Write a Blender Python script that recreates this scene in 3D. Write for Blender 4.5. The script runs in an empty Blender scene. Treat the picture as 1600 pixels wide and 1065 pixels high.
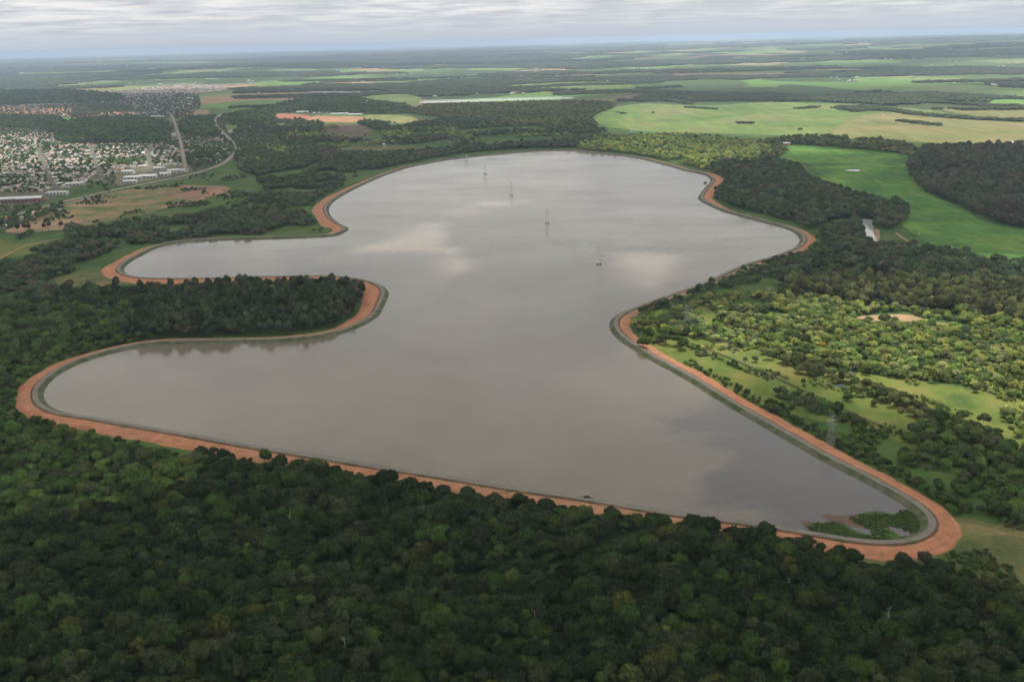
import bpy, math, random
import numpy as np
from mathutils import Vector, Matrix

# ------------------------------------------------------------------ scene, camera, light
sc = bpy.context.scene
COL = sc.collection
R = math.radians
FPX = 1500.0                       # focal length in pixels of a 1600 px wide picture
CAM_H = 300.0
PITCH = 17.38
ROLL = -1.4
cam_d = bpy.data.cameras.new("camera")
cam = bpy.data.objects.new("camera", cam_d)
COL.objects.link(cam)
cam_d.sensor_width = 36.0
cam_d.lens = 36.0 * FPX / 1600.0
cam_d.clip_start = 1.0
cam_d.clip_end = 200000.0
CAMM = Matrix.Rotation(R(90 - PITCH), 4, 'X') @ Matrix.Rotation(R(ROLL), 4, 'Z')
cam.matrix_world = Matrix.Translation((0, 0, CAM_H)) @ CAMM
sc.camera = cam

SUN_EL, SUN_AZ = 57.0, 28.0        # azimuth measured clockwise from +Y (straight ahead)
SUN = Vector((math.sin(R(SUN_AZ)) * math.cos(R(SUN_EL)), math.cos(R(SUN_AZ)) * math.cos(R(SUN_EL)), math.sin(R(SUN_EL))))
sun_d = bpy.data.lights.new("sun", 'SUN')
sun_d.energy = 5.0
sun_d.angle = R(0.53)
sun_d.color = (1.0, 0.94, 0.85)
sun = bpy.data.objects.new("sun", sun_d)
COL.objects.link(sun)
sun.rotation_euler = SUN.to_track_quat('Z', 'Y').to_euler()

sc.view_settings.view_transform = 'Standard'
sc.view_settings.look = 'None'
sc.view_settings.exposure = 0.14
sc.view_settings.gamma = 1.0
sc.cycles.use_denoising = True
sc.cycles.max_bounces = 7
sc.cycles.diffuse_bounces = 3
sc.cycles.glossy_bounces = 3
sc.cycles.transmission_bounces = 5
sc.cycles.transparent_max_bounces = 12
sc.cycles.volume_bounces = 1
sc.cycles.sample_clamp_indirect = 6.0


class NT:
    """small helper for node trees"""
    def __init__(s, tree):
        s.t = tree
        s.n = tree.nodes
        s.l = tree.links
    def new(s, kind, **kw):
        n = s.n.new(kind)
        for k, v in kw.items():
            if k.startswith('i_'):
                key = k[2:]
                key = int(key) if key.isdigit() else key.replace('_', ' ')
                n.inputs[key].default_value = v
            else:
                setattr(n, k, v)
        return n
    def link(s, a, b):
        s.l.new(a, b)
    def math(s, op, a, b=None, clamp=False):
        n = s.n.new('ShaderNodeMath'); n.operation = op; n.use_clamp = clamp
        for i, v in enumerate((a, b)):
            if v is None: continue
            if isinstance(v, (int, float)): n.inputs[i].default_value = v
            else: s.l.new(v, n.inputs[i])
        return n.outputs[0]
    def mix(s, f, a, b, mode='MIX'):
        n = s.n.new('ShaderNodeMix'); n.data_type = 'RGBA'; n.blend_type = mode
        for i, v in ((0, f), (6, a), (7, b)):
            if isinstance(v, (int, float)): n.inputs[i].default_value = v
            elif isinstance(v, tuple): n.inputs[i].default_value = (*v[:3], 1)
            else: s.l.new(v, n.inputs[i])
        return n.outputs[2]
    def noise(s, vec, scale, detail=4, rough=0.55, w=None):
        n = s.n.new('ShaderNodeTexNoise')
        n.inputs['Scale'].default_value = scale
        n.inputs['Detail'].default_value = detail
        n.inputs['Roughness'].default_value = rough
        if vec is not None: s.l.new(vec, n.inputs['Vector'])
        return n.outputs['Fac']
    def ramp(s, fac, lo, hi):
        n = s.n.new('ShaderNodeMapRange')
        n.inputs['From Min'].default_value = lo
        n.inputs['From Max'].default_value = hi
        s.l.new(fac, n.inputs['Value'])
        return n.outputs[0]
    def scalevec(s, vec, x, y, z, rot=0.0):
        n = s.n.new('ShaderNodeMapping')
        n.inputs['Scale'].default_value = (x, y, z)
        n.inputs['Rotation'].default_value = (0, 0, rot)
        s.l.new(vec, n.inputs['Vector'])
        return n.outputs[0]


# world: physical sky with a broken stratocumulus deck far off
world = bpy.data.worlds.new("World")
sc.world = world
world.use_nodes = True
w = NT(world.node_tree)
bg = w.n['Background']
sky = w.n.new('ShaderNodeTexSky')
sky.sky_type = 'NISHITA'
sky.sun_disc = False
sky.sun_elevation = R(SUN_EL)
sky.sun_rotation = R(SUN_AZ)
sky.altitude = 300
sky.air_density = 1.2
sky.dust_density = 2.5
tc = w.n.new('ShaderNodeTexCoord')
sep = w.n.new('ShaderNodeSeparateXYZ')
w.link(tc.outputs['Generated'], sep.inputs[0])
zc = w.math('ADD', w.math('MAXIMUM', sep.outputs[2], 0.0), 0.05)
cmb = w.n.new('ShaderNodeCombineXYZ')
w.link(w.math('DIVIDE', sep.outputs[0], zc), cmb.inputs[0])
w.link(w.math('DIVIDE', sep.outputs[1], zc), cmb.inputs[1])
n1 = w.noise(cmb.outputs[0], 0.3, 7, 0.62)
n2 = w.noise(cmb.outputs[0], 0.55, 5, 0.6)
cover = w.ramp(w.math('ADD', w.math('MULTIPLY', n1, 0.7), w.math('MULTIPLY', n2, 0.3)), 0.36, 0.52)
elev = w.ramp(sep.outputs[2], 0.004, 0.035)          # the deck melts into the pale horizon
cover = w.math('MULTIPLY', cover, elev, True)
tone = w.ramp(w.noise(cmb.outputs[0], 1.25, 7, 0.6), 0.36, 0.60)
cloudc = w.mix(tone, (6.6, 6.8, 7.5), (11.2, 11.0, 10.8))
hazec = w.mix(elev, (6.9, 7.6, 8.6), (7.2, 7.9, 8.8))
hz = w.ramp(sep.outputs[2], 0.25, 0.0)
skyc = w.mix(w.math('MULTIPLY', hz, 0.97), sky.outputs[0], hazec)
final = w.mix(w.math('MULTIPLY', cover, 0.9), skyc, cloudc)
w.link(final, bg.inputs['Color'])
bg.inputs['Strength'].default_value = 0.078

# ------------------------------------------------------------------ geometry helpers
R3 = np.array(CAMM.to_3x3())


def G(px, py, z=0.0):
    """the point of the ground seen at a pixel of the 1600 x 1065 photograph"""
    d = R3 @ np.array([(px - 800) / FPX, -(py - 532.5) / FPX, -1.0])
    t = (z - CAM_H) / d[2]
    return np.array([d[0] * t, d[1] * t])


def PX(x, y, z=0.0):
    p = np.stack([x, y, np.broadcast_to(z, np.shape(x)) - CAM_H], -1) @ R3
    return 800 + FPX * p[..., 0] / -p[..., 2], 532.5 - FPX * p[..., 1] / -p[..., 2]


def GP(pts):
    return np.array([G(*p) for p in pts])


def catmull(P, n=6, closed=True):
    P = np.asarray(P, float); m = len(P); out = []
    rng = range(m) if closed else range(m - 1)
    for i in rng:
        if closed:
            a, b, c, d = P[(i - 1) % m], P[i], P[(i + 1) % m], P[(i + 2) % m]
        else:
            a, b, c, d = P[max(i - 1, 0)], P[i], P[i + 1], P[min(i + 2, m - 1)]
        for k in range(n):
            t = k / n
            out.append(0.5 * (2 * b + (c - a) * t + (2 * a - 5 * b + 4 * c - d) * t * t + (3 * b - a - 3 * c + d) * t ** 3))
    if not closed: out.append(P[-1])
    return np.array(out)


def resample(P, step, closed=True):
    Q = np.vstack([P, P[:1]]) if closed else P
    s = np.r_[0, np.cumsum(np.linalg.norm(np.diff(Q, axis=0), axis=1))]
    n = max(4, int(s[-1] / step))
    t = np.linspace(0, s[-1], n + (0 if closed else 1), endpoint=not closed)
    return np.stack([np.interp(t, s, Q[:, k]) for k in range(Q.shape[1])], 1)


def inpoly(x, y, P):
    x = np.asarray(x); y = np.asarray(y)
    r = np.zeros(x.shape, bool)
    n = len(P)
    for i in range(n):
        x1, y1 = P[i]; x2, y2 = P[(i + 1) % n]
        c = ((y1 > y) != (y2 > y))
        with np.errstate(divide='ignore', invalid='ignore'):
            r ^= c & (x < (x2 - x1) * (y - y1) / (y2 - y1 + 1e-12) + x1)
    return r


def dist_line(x, y, P, closed=True):
    x = np.asarray(x, float); y = np.asarray(y, float)
    d = np.full(x.shape, 1e12)
    n = len(P)
    for i in range(n if closed else n - 1):
        a = P[i]; b = P[(i + 1) % n]; ab = b - a
        L = max((ab ** 2).sum(), 1e-9)
        t = np.clip(((x - a[0]) * ab[0] + (y - a[1]) * ab[1]) / L, 0, 1)
        d = np.minimum(d, (x - a[0] - t * ab[0]) ** 2 + (y - a[1] - t * ab[1]) ** 2)
    return np.sqrt(d)


_rt = np.random.RandomState(5).rand(256, 256)


def vnoise(x, y, scale, octaves=3, seed=0):
    x = np.asarray(x, float) / scale + 37.7 * seed; y = np.asarray(y, float) / scale + 11.3 * seed
    tot = 0; amp = 1; s = 0
    for o in range(octaves):
        xi = np.floor(x).astype(int); yi = np.floor(y).astype(int)
        fx = x - xi; fy = y - yi
        fx = fx * fx * (3 - 2 * fx); fy = fy * fy * (3 - 2 * fy)
        g = lambda a, b: _rt[(a) % 256, (b) % 256]
        v = (g(xi, yi) * (1 - fx) + g(xi + 1, yi) * fx) * (1 - fy) + (g(xi, yi + 1) * (1 - fx) + g(xi + 1, yi + 1) * fx) * fy
        tot = tot + v * amp; s += amp; amp *= 0.5; x = x * 2.03 + 5; y = y * 2.03 + 9
    return tot / s


def set_props(o, label=None, cat=None, group=None, kind=None, tint=None):
    if label: o['label'] = label
    if cat: o['category'] = cat
    if group: o['group'] = group
    if kind: o['kind'] = kind
    if tint is not None: o['tint'] = [float(c) for c in tint]
    return o


def mesh_obj(name, verts, faces, mats, parent=None, midx=None, smooth=False):
    me = bpy.data.meshes.new(name)
    me.from_pydata([tuple(v) for v in verts], [], [tuple(f) for f in faces])
    for m in (mats if isinstance(mats, (list, tuple)) else [mats]): me.materials.append(m)
    if midx is not None: me.polygons.foreach_set('material_index', np.asarray(midx, dtype=np.int32))
    if smooth: me.polygons.foreach_set('use_smooth', np.ones(len(faces), bool))
    me.update()
    o = bpy.data.objects.new(name, me)
    COL.objects.link(o)
    if parent is not None: o.parent = parent
    return o


def empty(name, loc, rz=0.0, s=1.0):
    o = bpy.data.objects.new(name, None)
    o.empty_display_size = 2
    o.location = loc
    o.rotation_euler = (0, 0, rz)
    o.scale = (s, s, s) if isinstance(s, (int, float)) else s
    COL.objects.link(o)
    return o


class MB:
    def __init__(s): s.v = []; s.f = []; s.m = []
    def add(s, V, F, m=0):
        b = len(s.v)
        s.v += [tuple(map(float, v)) for v in V]
        s.f += [tuple(int(i) + b for i in f) for f in F]
        s.m += [m] * len(F)
    def box(s, c, d, m=0):
        x, y, z = c; a, b, h = d[0] / 2, d[1] / 2, d[2] / 2
        V = [(x + i * a, y + j * b, z + k * h) for k in (-1, 1) for j in (-1, 1) for i in (-1, 1)]
        s.add(V, [(0, 2, 3, 1), (4, 5, 7, 6), (0, 1, 5, 4), (2, 6, 7, 3), (0, 4, 6, 2), (1, 3, 7, 5)], m)
    def bar(s, a, b, r, n=4, r2=None, m=0):
        a = Vector(a); b = Vector(b); d = (b - a).normalized(); r2 = r if r2 is None else r2
        u = d.orthogonal().normalized(); v = d.cross(u)
        V = []
        for p, rr in ((a, r), (b, r2)):
            for k in range(n):
                t = 2 * math.pi * k / n
                V.append(p + (u * math.cos(t) + v * math.sin(t)) * rr)
        F = [(k, (k + 1) % n, n + (k + 1) % n, n + k) for k in range(n)] + [tuple(range(n))[::-1], tuple(range(n, 2 * n))]
        s.add(V, F, m)
    def obj(s, name, mats, parent=None, smooth=False):
        return mesh_obj(name, s.v, s.f, mats, parent, s.m, smooth)


# ------------------------------------------------------------------ materials
def mat(name):
    m = bpy.data.materials.new(name); m.use_nodes = True
    t = NT(m.node_tree)
    return m, t, t.n['Principled BSDF']


def simple(name, col, rough=0.8, var=0.12, scale=0.5, metal=0.0):
    m, t, p = mat(name)
    g = t.n.new('ShaderNodeNewGeometry')
    f = t.noise(g.outputs['Position'], scale, 4)
    c = t.mix(t.ramp(f, 0.3, 0.7), tuple(max(0, x * (1 - var)) for x in col), tuple(x * (1 + var) for x in col))
    t.link(c, p.inputs['Base Color'])
    p.inputs['Roughness'].default_value = rough
    p.inputs['Metallic'].default_value = metal
    return m


def ground_mat(name, stops, big=0.012, fine=0.25, rows=None, rough=0.95, bump=0.3, edged=True):
    """mottled land cover: several real colours mixed by noise of metre and field size"""
    m, t, p = mat(name)
    g = t.n.new('ShaderNodeNewGeometry')
    pos = g.outputs['Position']
    a = t.noise(pos, big, 6, 0.62)
    b = t.noise(pos, fine, 5, 0.7)
    f = t.math('ADD', t.math('MULTIPLY', a, 0.72), t.math('MULTIPLY', b, 0.28))
    cr = t.n.new('ShaderNodeValToRGB')
    el = cr.color_ramp.elements
    n = len(stops)
    while len(el) < n: el.new(0.5)
    for i, c in enumerate(stops):
        el[i].position = 0.36 + 0.28 * i / max(1, n - 1)
        el[i].color = (*c, 1)
    t.link(f, cr.inputs[0])
    c = cr.outputs[0]
    if rows:
        ang, wl, amt = rows
        v = t.scalevec(pos, 1.0 / wl, 0.15 / wl, 1, ang)
        c = t.mix(t.math('MULTIPLY', t.ramp(t.noise(v, 1.0, 3, 0.5), 0.35, 0.65), amt), c, t.mix(1.0, c, (0.62, 0.6, 0.55), 'MULTIPLY'))
    # tufts, bare spots and trodden places
    tf = t.ramp(t.noise(pos, 0.55, 5, 0.75), 0.36, 0.66)
    tm = t.ramp(t.noise(pos, 0.07, 5, 0.7), 0.38, 0.64)
    c = t.mix(t.math('MULTIPLY', tf, 0.5), c, t.mix(1.0, c, (0.48, 0.55, 0.5), 'MULTIPLY'))
    c = t.mix(t.math('MULTIPLY', tm, 0.45), c, t.mix(1.0, c, (1.25, 1.12, 1.1), 'MULTIPLY'))
    t.link(c, p.inputs['Base Color'])
    p.inputs['Roughness'].default_value = rough
    p.inputs['Specular IOR Level'].default_value = 0.15
    if bump:
        bn = t.n.new('ShaderNodeBump'); bn.inputs['Strength'].default_value = bump; bn.inputs['Distance'].default_value = 1.0
        t.link(b, bn.inputs['Height']); t.link(bn.outputs[0], p.inputs['Normal'])
    # ragged, worn edge: the cover thins out over the last metres
    ea = t.n.new('ShaderNodeAttribute'); ea.attribute_name = 'edge'
    en = t.math('ADD', t.math('MULTIPLY', t.noise(pos, 0.05, 4, 0.7), 0.6), t.math('MULTIPLY', t.noise(pos, 0.4, 3, 0.7), 0.4))
    al = t.ramp(t.math('ADD', ea.outputs['Fac'], t.math('MULTIPLY', t.math('SUBTRACT', en, 0.5), 2.2)), 0.42, 0.58)
    al = t.math('MAXIMUM', al, t.math('GREATER_THAN', ea.outputs['Fac'], 0.98))
    trn = t.n.new('ShaderNodeBsdfTransparent'); mxs = t.n.new('ShaderNodeMixShader')
    if edged:
        t.link(al, mxs.inputs[0]); t.link(trn.outputs[0], mxs.inputs[1]); t.link(p.outputs[0], mxs.inputs[2])
        t.link(mxs.outputs[0], t.n['Material Output'].inputs['Surface'])
    return m


def foliage_mat(name, trans=0.14):
    m, t, p = mat(name)
    at = t.n.new('ShaderNodeAttribute'); at.attribute_type = 'INSTANCER'; at.attribute_name = 'tint'
    v = t.n.new('ShaderNodeAttribute'); v.attribute_type = 'GEOMETRY'; v.attribute_name = 'leafvar'
    k = t.ramp(v.outputs['Fac'], 0.0, 1.0)
    c = t.mix(k, t.mix(1.0, at.outputs['Color'], (0.62, 0.68, 0.66), 'MULTIPLY'), t.mix(1.0, at.outputs['Color'], (1.5, 1.36, 1.2), 'MULTIPLY'))
    t.link(c, p.inputs['Base Color'])
    p.inputs['Roughness'].default_value = 0.75
    p.inputs['Specular IOR Level'].default_value = 0.12
    tr = t.n.new('ShaderNodeBsdfTranslucent')
    t.link(t.mix(1.0, c, (1.1, 1.25, 0.5), 'MULTIPLY'), tr.inputs['Color'])
    mx = t.n.new('ShaderNodeMixShader'); mx.inputs[0].default_value = trans
    t.link(p.outputs[0], mx.inputs[1]); t.link(tr.outputs[0], mx.inputs[2])
    t.link(mx.outputs[0], t.n['Material Output'].inputs['Surface'])
    return m


def tint_mat(name, rough=0.7, dirt=0.25, scale=1.2):
    m, t, p = mat(name)
    at = t.n.new('ShaderNodeAttribute'); at.attribute_type = 'INSTANCER'; at.attribute_name = 'tint'
    g = t.n.new('ShaderNodeNewGeometry')
    f = t.ramp(t.noise(g.outputs['Position'], scale, 4), 0.35, 0.7)
    c = t.mix(t.math('MULTIPLY', f, dirt), at.outputs['Color'], (0.10, 0.085, 0.07))
    t.link(c, p.inputs['Base Color'])
    p.inputs['Roughness'].default_value = rough
    return m


M_LEAF = foliage_mat('foliage')
M_BARK = simple('bark', (0.13, 0.10, 0.075), 0.9, 0.3, 2.0)
M_PALEBARK = simple('pale_bark', (0.42, 0.38, 0.33), 0.9, 0.2, 2.0)
M_STEEL = simple('galvanised_steel', (0.42, 0.43, 0.44), 0.5, 0.15, 0.7, 0.3)
M_DARKSTEEL = simple('weathered_steel', (0.50, 0.50, 0.51), 0.6, 0.2, 0.7, 0.3)
M_CONC = simple('concrete', (0.30, 0.29, 0.27), 0.9, 0.2, 0.5)
M_DARKCONC = simple('wet_concrete', (0.11, 0.105, 0.10), 0.8, 0.2, 0.5)
M_WALL = tint_mat('house_wall', 0.85)
M_ROOF = tint_mat('house_roof', 0.7, 0.25, 0.5)
M_WHITE = simple('white_paint', (0.52, 0.52, 0.50), 0.6, 0.08, 0.3)
M_METALROOF = simple('pale_metal_roof', (0.50, 0.51, 0.51), 0.45, 0.12, 0.06)
M_BRICK = simple('brick_wall', (0.26, 0.13, 0.10), 0.9, 0.2, 0.4)
M_DARK = simple('dark_opening', (0.04, 0.04, 0.045), 0.4, 0.2, 0.4)
M_BLUE = simple('blue_roof', (0.20, 0.33, 0.50), 0.5, 0.1, 0.1)

# ------------------------------------------------------------------ the reservoir shore
SHORE = [(68.5, 616), (72, 628.5), (85, 638.5), (105, 645), (150, 652), (200, 661), (300, 678), (400, 696), (500, 712), (600, 728), (700, 743.5),
         (800, 760), (912, 776), (1050, 799), (1130, 809), (1200, 818), (1238, 825), (1278, 831), (1325, 839), (1375, 844), (1412, 841), (1434, 831),
         (1439, 817), (1425, 799), (1390, 777), (1340, 749), (1290, 724), (1245, 698), (1200, 672), (1157, 647), (1125, 628), (1070, 593), (1012, 561),
         (975, 538), (960, 526), (952, 512), (953, 502), (962, 493), (987, 481), (1037, 463), (1087, 446), (1112, 436), (1132, 426), (1162, 413),
         (1200, 403), (1220, 395.5), (1240, 387), (1249, 378), (1247, 370), (1237, 362), (1220, 355), (1200, 350), (1162, 340), (1127, 330), (1100, 318),
         (1091, 311.5), (1092, 306), (1100, 295), (1109, 285), (1109, 280), (1097, 272.5), (1065, 266), (1050, 261), (1025, 254.5), (1000, 248),
         (975, 244), (925, 239), (895, 236), (850, 236), (800, 239.5), (750, 244), (700, 250), (650, 259), (625, 266), (600, 275), (575, 286),
         (550, 298), (525, 313), (515, 324), (514.5, 332), (520, 341), (532, 350), (543, 355), (545, 359), (536, 365), (520, 369), (487, 371),
         (450, 372.5), (400, 374), (330, 375.5), (280, 379.5), (250, 386), (225, 398), (207, 408), (196, 417), (194, 424), (200, 429), (215, 433),
         (237, 435), (287, 435.5), (325, 435), (400, 433), (450, 432), (500, 431.5), (537, 433), (562, 436), (582, 440), (600, 448), (607, 455),
         (607.5, 462), (603, 473), (595, 490), (587, 498), (570, 508), (550, 516.5), (535, 521.5), (500, 528.5), (462, 533), (425, 535.5),
         (400, 536), (325, 537.5), (250, 539), (212, 544), (175, 552), (150, 559.5), (125, 568), (100, 581), (82, 594), (71, 607)]
# px, py, width of the bare earth bench, tan-ness
ANCH = [(68, 612, 13, 0), (200, 664, 15, 0), (600, 741, 13, 0.1), (1000, 790, 12, .3), (1300, 840, 14, 0), (1445, 815, 14, 0), (1300, 706, 14, 0),
        (1100, 610, 12, 0), (955, 512, 12, 0.1), (990, 478, 6, .8), (1100, 440, 5, 1), (1200, 403, 5, .9), (1252, 376, 13, .2), (1180, 345, 5, .6),
        (1092, 308, 16, .1), (1108, 282, 18, .1), (1060, 265, 12, .3), (1000, 248, 12, .5), (950, 240, 11, .8), (850, 236, 12, .8), (700, 250, 10, .7),
        (600, 275, 10, .3), (515, 322, 22, .05), (530, 350, 22, .05), (540, 362, 14, .1), (450, 372, 5, .7), (300, 377, 5, .6), (225, 400, 14, .1),
        (193, 422, 24, 0), (240, 436, 17, 0), (350, 434, 11, .1), (500, 431, 15, .1), (607, 455, 22, 0), (590, 495, 18, 0), (500, 529, 9, .3),
        (350, 537, 8, .3), (200, 546, 11, .1), (120, 570, 13, 0)]
shore = resample(catmull(GP(SHORE), 8), 6.0)
for _ in range(3):
    shore = 0.25 * np.roll(shore, 1, 0) + 0.5 * shore + 0.25 * np.roll(shore, -1, 0)
area = 0.5 * np.sum(shore[:, 0] * np.roll(shore[:, 1], -1) - np.roll(shore[:, 0], -1) * shore[:, 1])
tan_ = np.roll(shore, -2, 0) - np.roll(shore, 2, 0)
nrm = np.stack([tan_[:, 1], -tan_[:, 0]], 1)
if area < 0: nrm = -nrm
nrm /= np.linalg.norm(nrm, axis=1)[:, None]
for _ in range(4):
    nrm = 0.25 * np.roll(nrm, 1, 0) + 0.5 * nrm + 0.25 * np.roll(nrm, -1, 0)
nrm /= np.linalg.norm(nrm, axis=1)[:, None]
apos = GP([(a[0], a[1]) for a in ANCH])
dd = np.linalg.norm(shore[:, None] - apos[None], axis=2)
ww = 1 / (dd + 15) ** 3
WID = (ww * np.array([a[2] for a in ANCH])).sum(1) / ww.sum(1)
TAN = (ww * np.array([a[3] for a in ANCH])).sum(1) / ww.sum(1)
NS = len(shore)
s_idx = np.arange(NS)


def strip(name, rows, material, attrs=None, jitter=0.0, smooth=True):
    """rows: list of (offset array or number, z) across the bank"""
    V = []; F = []
    for r, (off, z) in enumerate(rows):
        off = np.broadcast_to(off, (NS,)).copy()
        P = shore + nrm * off[:, None]
        if jitter and r in (len(rows) - 1,):
            j = (vnoise(P[:, 0], P[:, 1], 9, 3, r) - 0.5) * jitter
            P = P + nrm * j[:, None]
        V += [(p[0], p[1], z) for p in P]
    for r in range(len(rows) - 1):
        for i in range(NS):
            j = (i + 1) % NS
            F.append((r * NS + i, r * NS + j, (r + 1) * NS + j, (r + 1) * NS + i) if area > 0 else (r * NS + i, (r + 1) * NS + i, (r + 1) * NS + j, r * NS + j))
    o = mesh_obj(name, V, F, material, smooth=smooth)
    a = o.data.attributes.new('tanness', 'FLOAT', 'POINT')
    a.data.foreach_set('value', np.tile(TAN, len(rows)).astype(np.float32))
    a = o.data.attributes.new('across', 'FLOAT', 'POINT')
    a.data.foreach_set('value', np.repeat(np.linspace(0, 1, len(rows)), NS).astype(np.float32))
    a = o.data.attributes.new('along', 'FLOAT', 'POINT')
    a.data.foreach_set('value', np.tile(s_idx * 6.0, len(rows)).astype(np.float32))
    return o


def bank_mat(name, red, red2, tanc, tan2, grass, grass_amt, scale=0.12, ruts=7.0):
    m, t, p = mat(name)
    g = t.n.new('ShaderNodeNewGeometry'); pos = g.outputs['Position']
    ta = t.n.new('ShaderNodeAttribute'); ta.attribute_name = 'tanness'
    n_ = t.ramp(t.noise(pos, scale, 6, 0.65), 0.32, 0.68)
    fn = t.ramp(t.noise(pos, 0.9, 4, 0.7), 0.3, 0.7)
    c1 = t.mix(n_, red, red2)
    c2 = t.mix(n_, tanc, tan2)
    tf = t.math('ADD', ta.outputs['Fac'], t.math('MULTIPLY', t.math('SUBTRACT', t.noise(pos, 0.02, 3), 0.5), 0.9), True)
    c = t.mix(tf, c1, c2)
    c = t.mix(t.math('MULTIPLY', fn, 0.45), c, t.mix(1.0, c, (0.6, 0.55, 0.5), 'MULTIPLY'))
    al_ = t.n.new('ShaderNodeAttribute'); al_.attribute_name = 'along'
    ac_ = t.n.new('ShaderNodeAttribute'); ac_.attribute_name = 'across'
    cb = t.n.new('ShaderNodeCombineXYZ'); t.link(t.math('MULTIPLY', al_.outputs['Fac'], 0.022), cb.inputs[0]); t.link(t.math('MULTIPLY', ac_.outputs['Fac'], ruts), cb.inputs[1])
    rt = t.ramp(t.noise(cb.outputs[0], 1.0, 4, 0.6), 0.42, 0.62)
    c = t.mix(t.math('MULTIPLY', rt, 0.55), c, t.mix(1.0, c, (0.66, 0.62, 0.62), 'MULTIPLY'))
    gr = t.ramp(t.noise(pos, 0.07, 6, 0.7), 0.62 - grass_amt * 0.25, 0.72 - grass_amt * 0.25)
    c = t.mix(t.math('MULTIPLY', gr, 0.85), c, t.mix(fn, grass, tuple(x * 0.55 for x in grass)))
    t.link(c, p.inputs['Base Color'])
    p.inputs['Roughness'].default_value = 0.95
    p.inputs['Specular IOR Level'].default_value = 0.1
    bn = t.n.new('ShaderNodeBump'); bn.inputs['Strength'].default_value = 0.5; bn.inputs['Distance'].default_value = 0.5
    t.link(fn, bn.inputs['Height']); t.link(bn.outputs[0], p.inputs['Normal'])
    return m


M_SLOPE = bank_mat('bank_grass_and_stones', (0.17, 0.165, 0.12), (0.10, 0.115, 0.07), (0.18, 0.17, 0.13), (0.12, 0.12, 0.09), (0.07, 0.10, 0.03), 0.6)
M_CREST = bank_mat('crest_gravel', (0.27, 0.25, 0.22), (0.20, 0.185, 0.165), (0.30, 0.27, 0.22), (0.22, 0.20, 0.16), (0.12, 0.13, 0.06), 0.1)
M_EDGE = bank_mat('crest_edge_soil', (0.22, 0.12, 0.075), (0.12, 0.085, 0.055), (0.17, 0.14, 0.09), (0.12, 0.10, 0.07), (0.06, 0.08, 0.03), 0.6)
M_RED = bank_mat('red_earth', (0.58, 0.270, 0.155), (0.40, 0.175, 0.10), (0.36, 0.28, 0.18), (0.27, 0.22, 0.14), (0.12, 0.14, 0.05), 0.12)
WID = WID * 0.84 * (0.80 + 0.42 * vnoise(shore[:, 0], shore[:, 1], 55, 3, 77))
KS = dict(kind='structure')
set_props(strip('embankment', [(-4, -1.0), (0, 0.1), (2.4, 1.3), (4.6, 2.5), (5.1, 2.7)], M_SLOPE), **KS)
set_props(strip('crest_road', [(5.1, 2.7), (6.8, 2.85), (8.2, 2.85), (9.5, 2.7)], M_CREST), **KS)
set_props(strip('crest_verge', [(9.5, 2.7), (10.5, 2.3), (11.4, 2.0)], M_EDGE), **KS)
set_props(strip('earth_bench', [(11.4, 2.0), (11.4 + WID * 0.3, 1.75), (11.4 + WID * 0.6, 1.5), (11.4 + WID * 0.9, 1.0), (11.4 + WID + 2.5, -0.4)], M_RED, jitter=7.0), **KS)


# turbid water
def water_mat(name, c1, c2, rough=0.13, clear=False):
    m, t, p = mat(name)
    g = t.n.new('ShaderNodeNewGeometry'); pos = g.outputs['Position']
    a = t.ramp(t.noise(t.scalevec(pos, 1, 1, 1), 0.0035, 5, 0.6), 0.35, 0.65)
    c = t.mix(a, c1, c2)
    if clear:      # darker base colour in a ragged patch over the south east arm
        q1 = G(1215, 690); q2 = G(1330, 790)
        best = None
        for (qx, qy), rad in (((G(1150, 640) + q1) / 2, 60), (q1, 75), ((q1 + q2) / 2, 85), (q2, 70)):
            vd = t.n.new('ShaderNodeVectorMath'); vd.operation = 'DISTANCE'; t.link(pos, vd.inputs[0]); vd.inputs[1].default_value = (float(qx), float(qy), 0.1)
            dv = t.math('DIVIDE', vd.outputs['Value'], rad)
            best = dv if best is None else t.math('MINIMUM', best, dv)
        wv = t.math('ADD', best, t.math('MULTIPLY', t.math('SUBTRACT', t.noise(t.scalevec(pos, 1, 1.6, 1, 0.6), 0.011, 6, 0.6), 0.5), 3.2))
        c = t.mix(t.ramp(wv, 1.15, 0.65), c, (0.092, 0.083, 0.080))
    t.link(c, p.inputs['Base Color'])
    rr = t.ramp(t.noise(t.scalevec(pos, 1, 2.2, 1, 0.5), 0.0045, 6, 0.65), 0.3, 0.7)
    mr = t.n.new('ShaderNodeMapRange'); t.link(rr, mr.inputs['Value'])
    mr.inputs['To Min'].default_value = rough * 0.45; mr.inputs['To Max'].default_value = rough * 1.8
    t.link(mr.outputs[0], p.inputs['Roughness'])
    p.inputs['IOR'].default_value = 1.333
    bn = t.n.new('ShaderNodeBump'); bn.inputs['Strength'].default_value = 0.10; bn.inputs['Distance'].default_value = 0.25
    h = t.math('ADD', t.noise(pos, 0.35, 3, 0.6), t.math('MULTIPLY', t.noise(pos, 0.05, 3, 0.5), 1.0))
    t.link(h, bn.inputs['Height']); t.link(bn.outputs[0], p.inputs['Normal'])
    return m


M_WATER = water_mat('turbid_water', (0.128, 0.108, 0.084), (0.180, 0.153, 0.117), clear=True)
M_POND = water_mat('pond_water', (0.30, 0.30, 0.29), (0.36, 0.36, 0.35), 0.05)
M_BLUEPOND = water_mat('clear_pond_water', (0.05, 0.07, 0.11), (0.07, 0.09, 0.13), 0.1)
wsh = shore - nrm * 0.0
ctr = wsh
mesh_obj('water', [(p[0], p[1], 0.12) for p in wsh], [tuple(range(NS)) if area > 0 else tuple(range(NS))[::-1]], M_WATER)['kind'] = 'structure'

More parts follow.
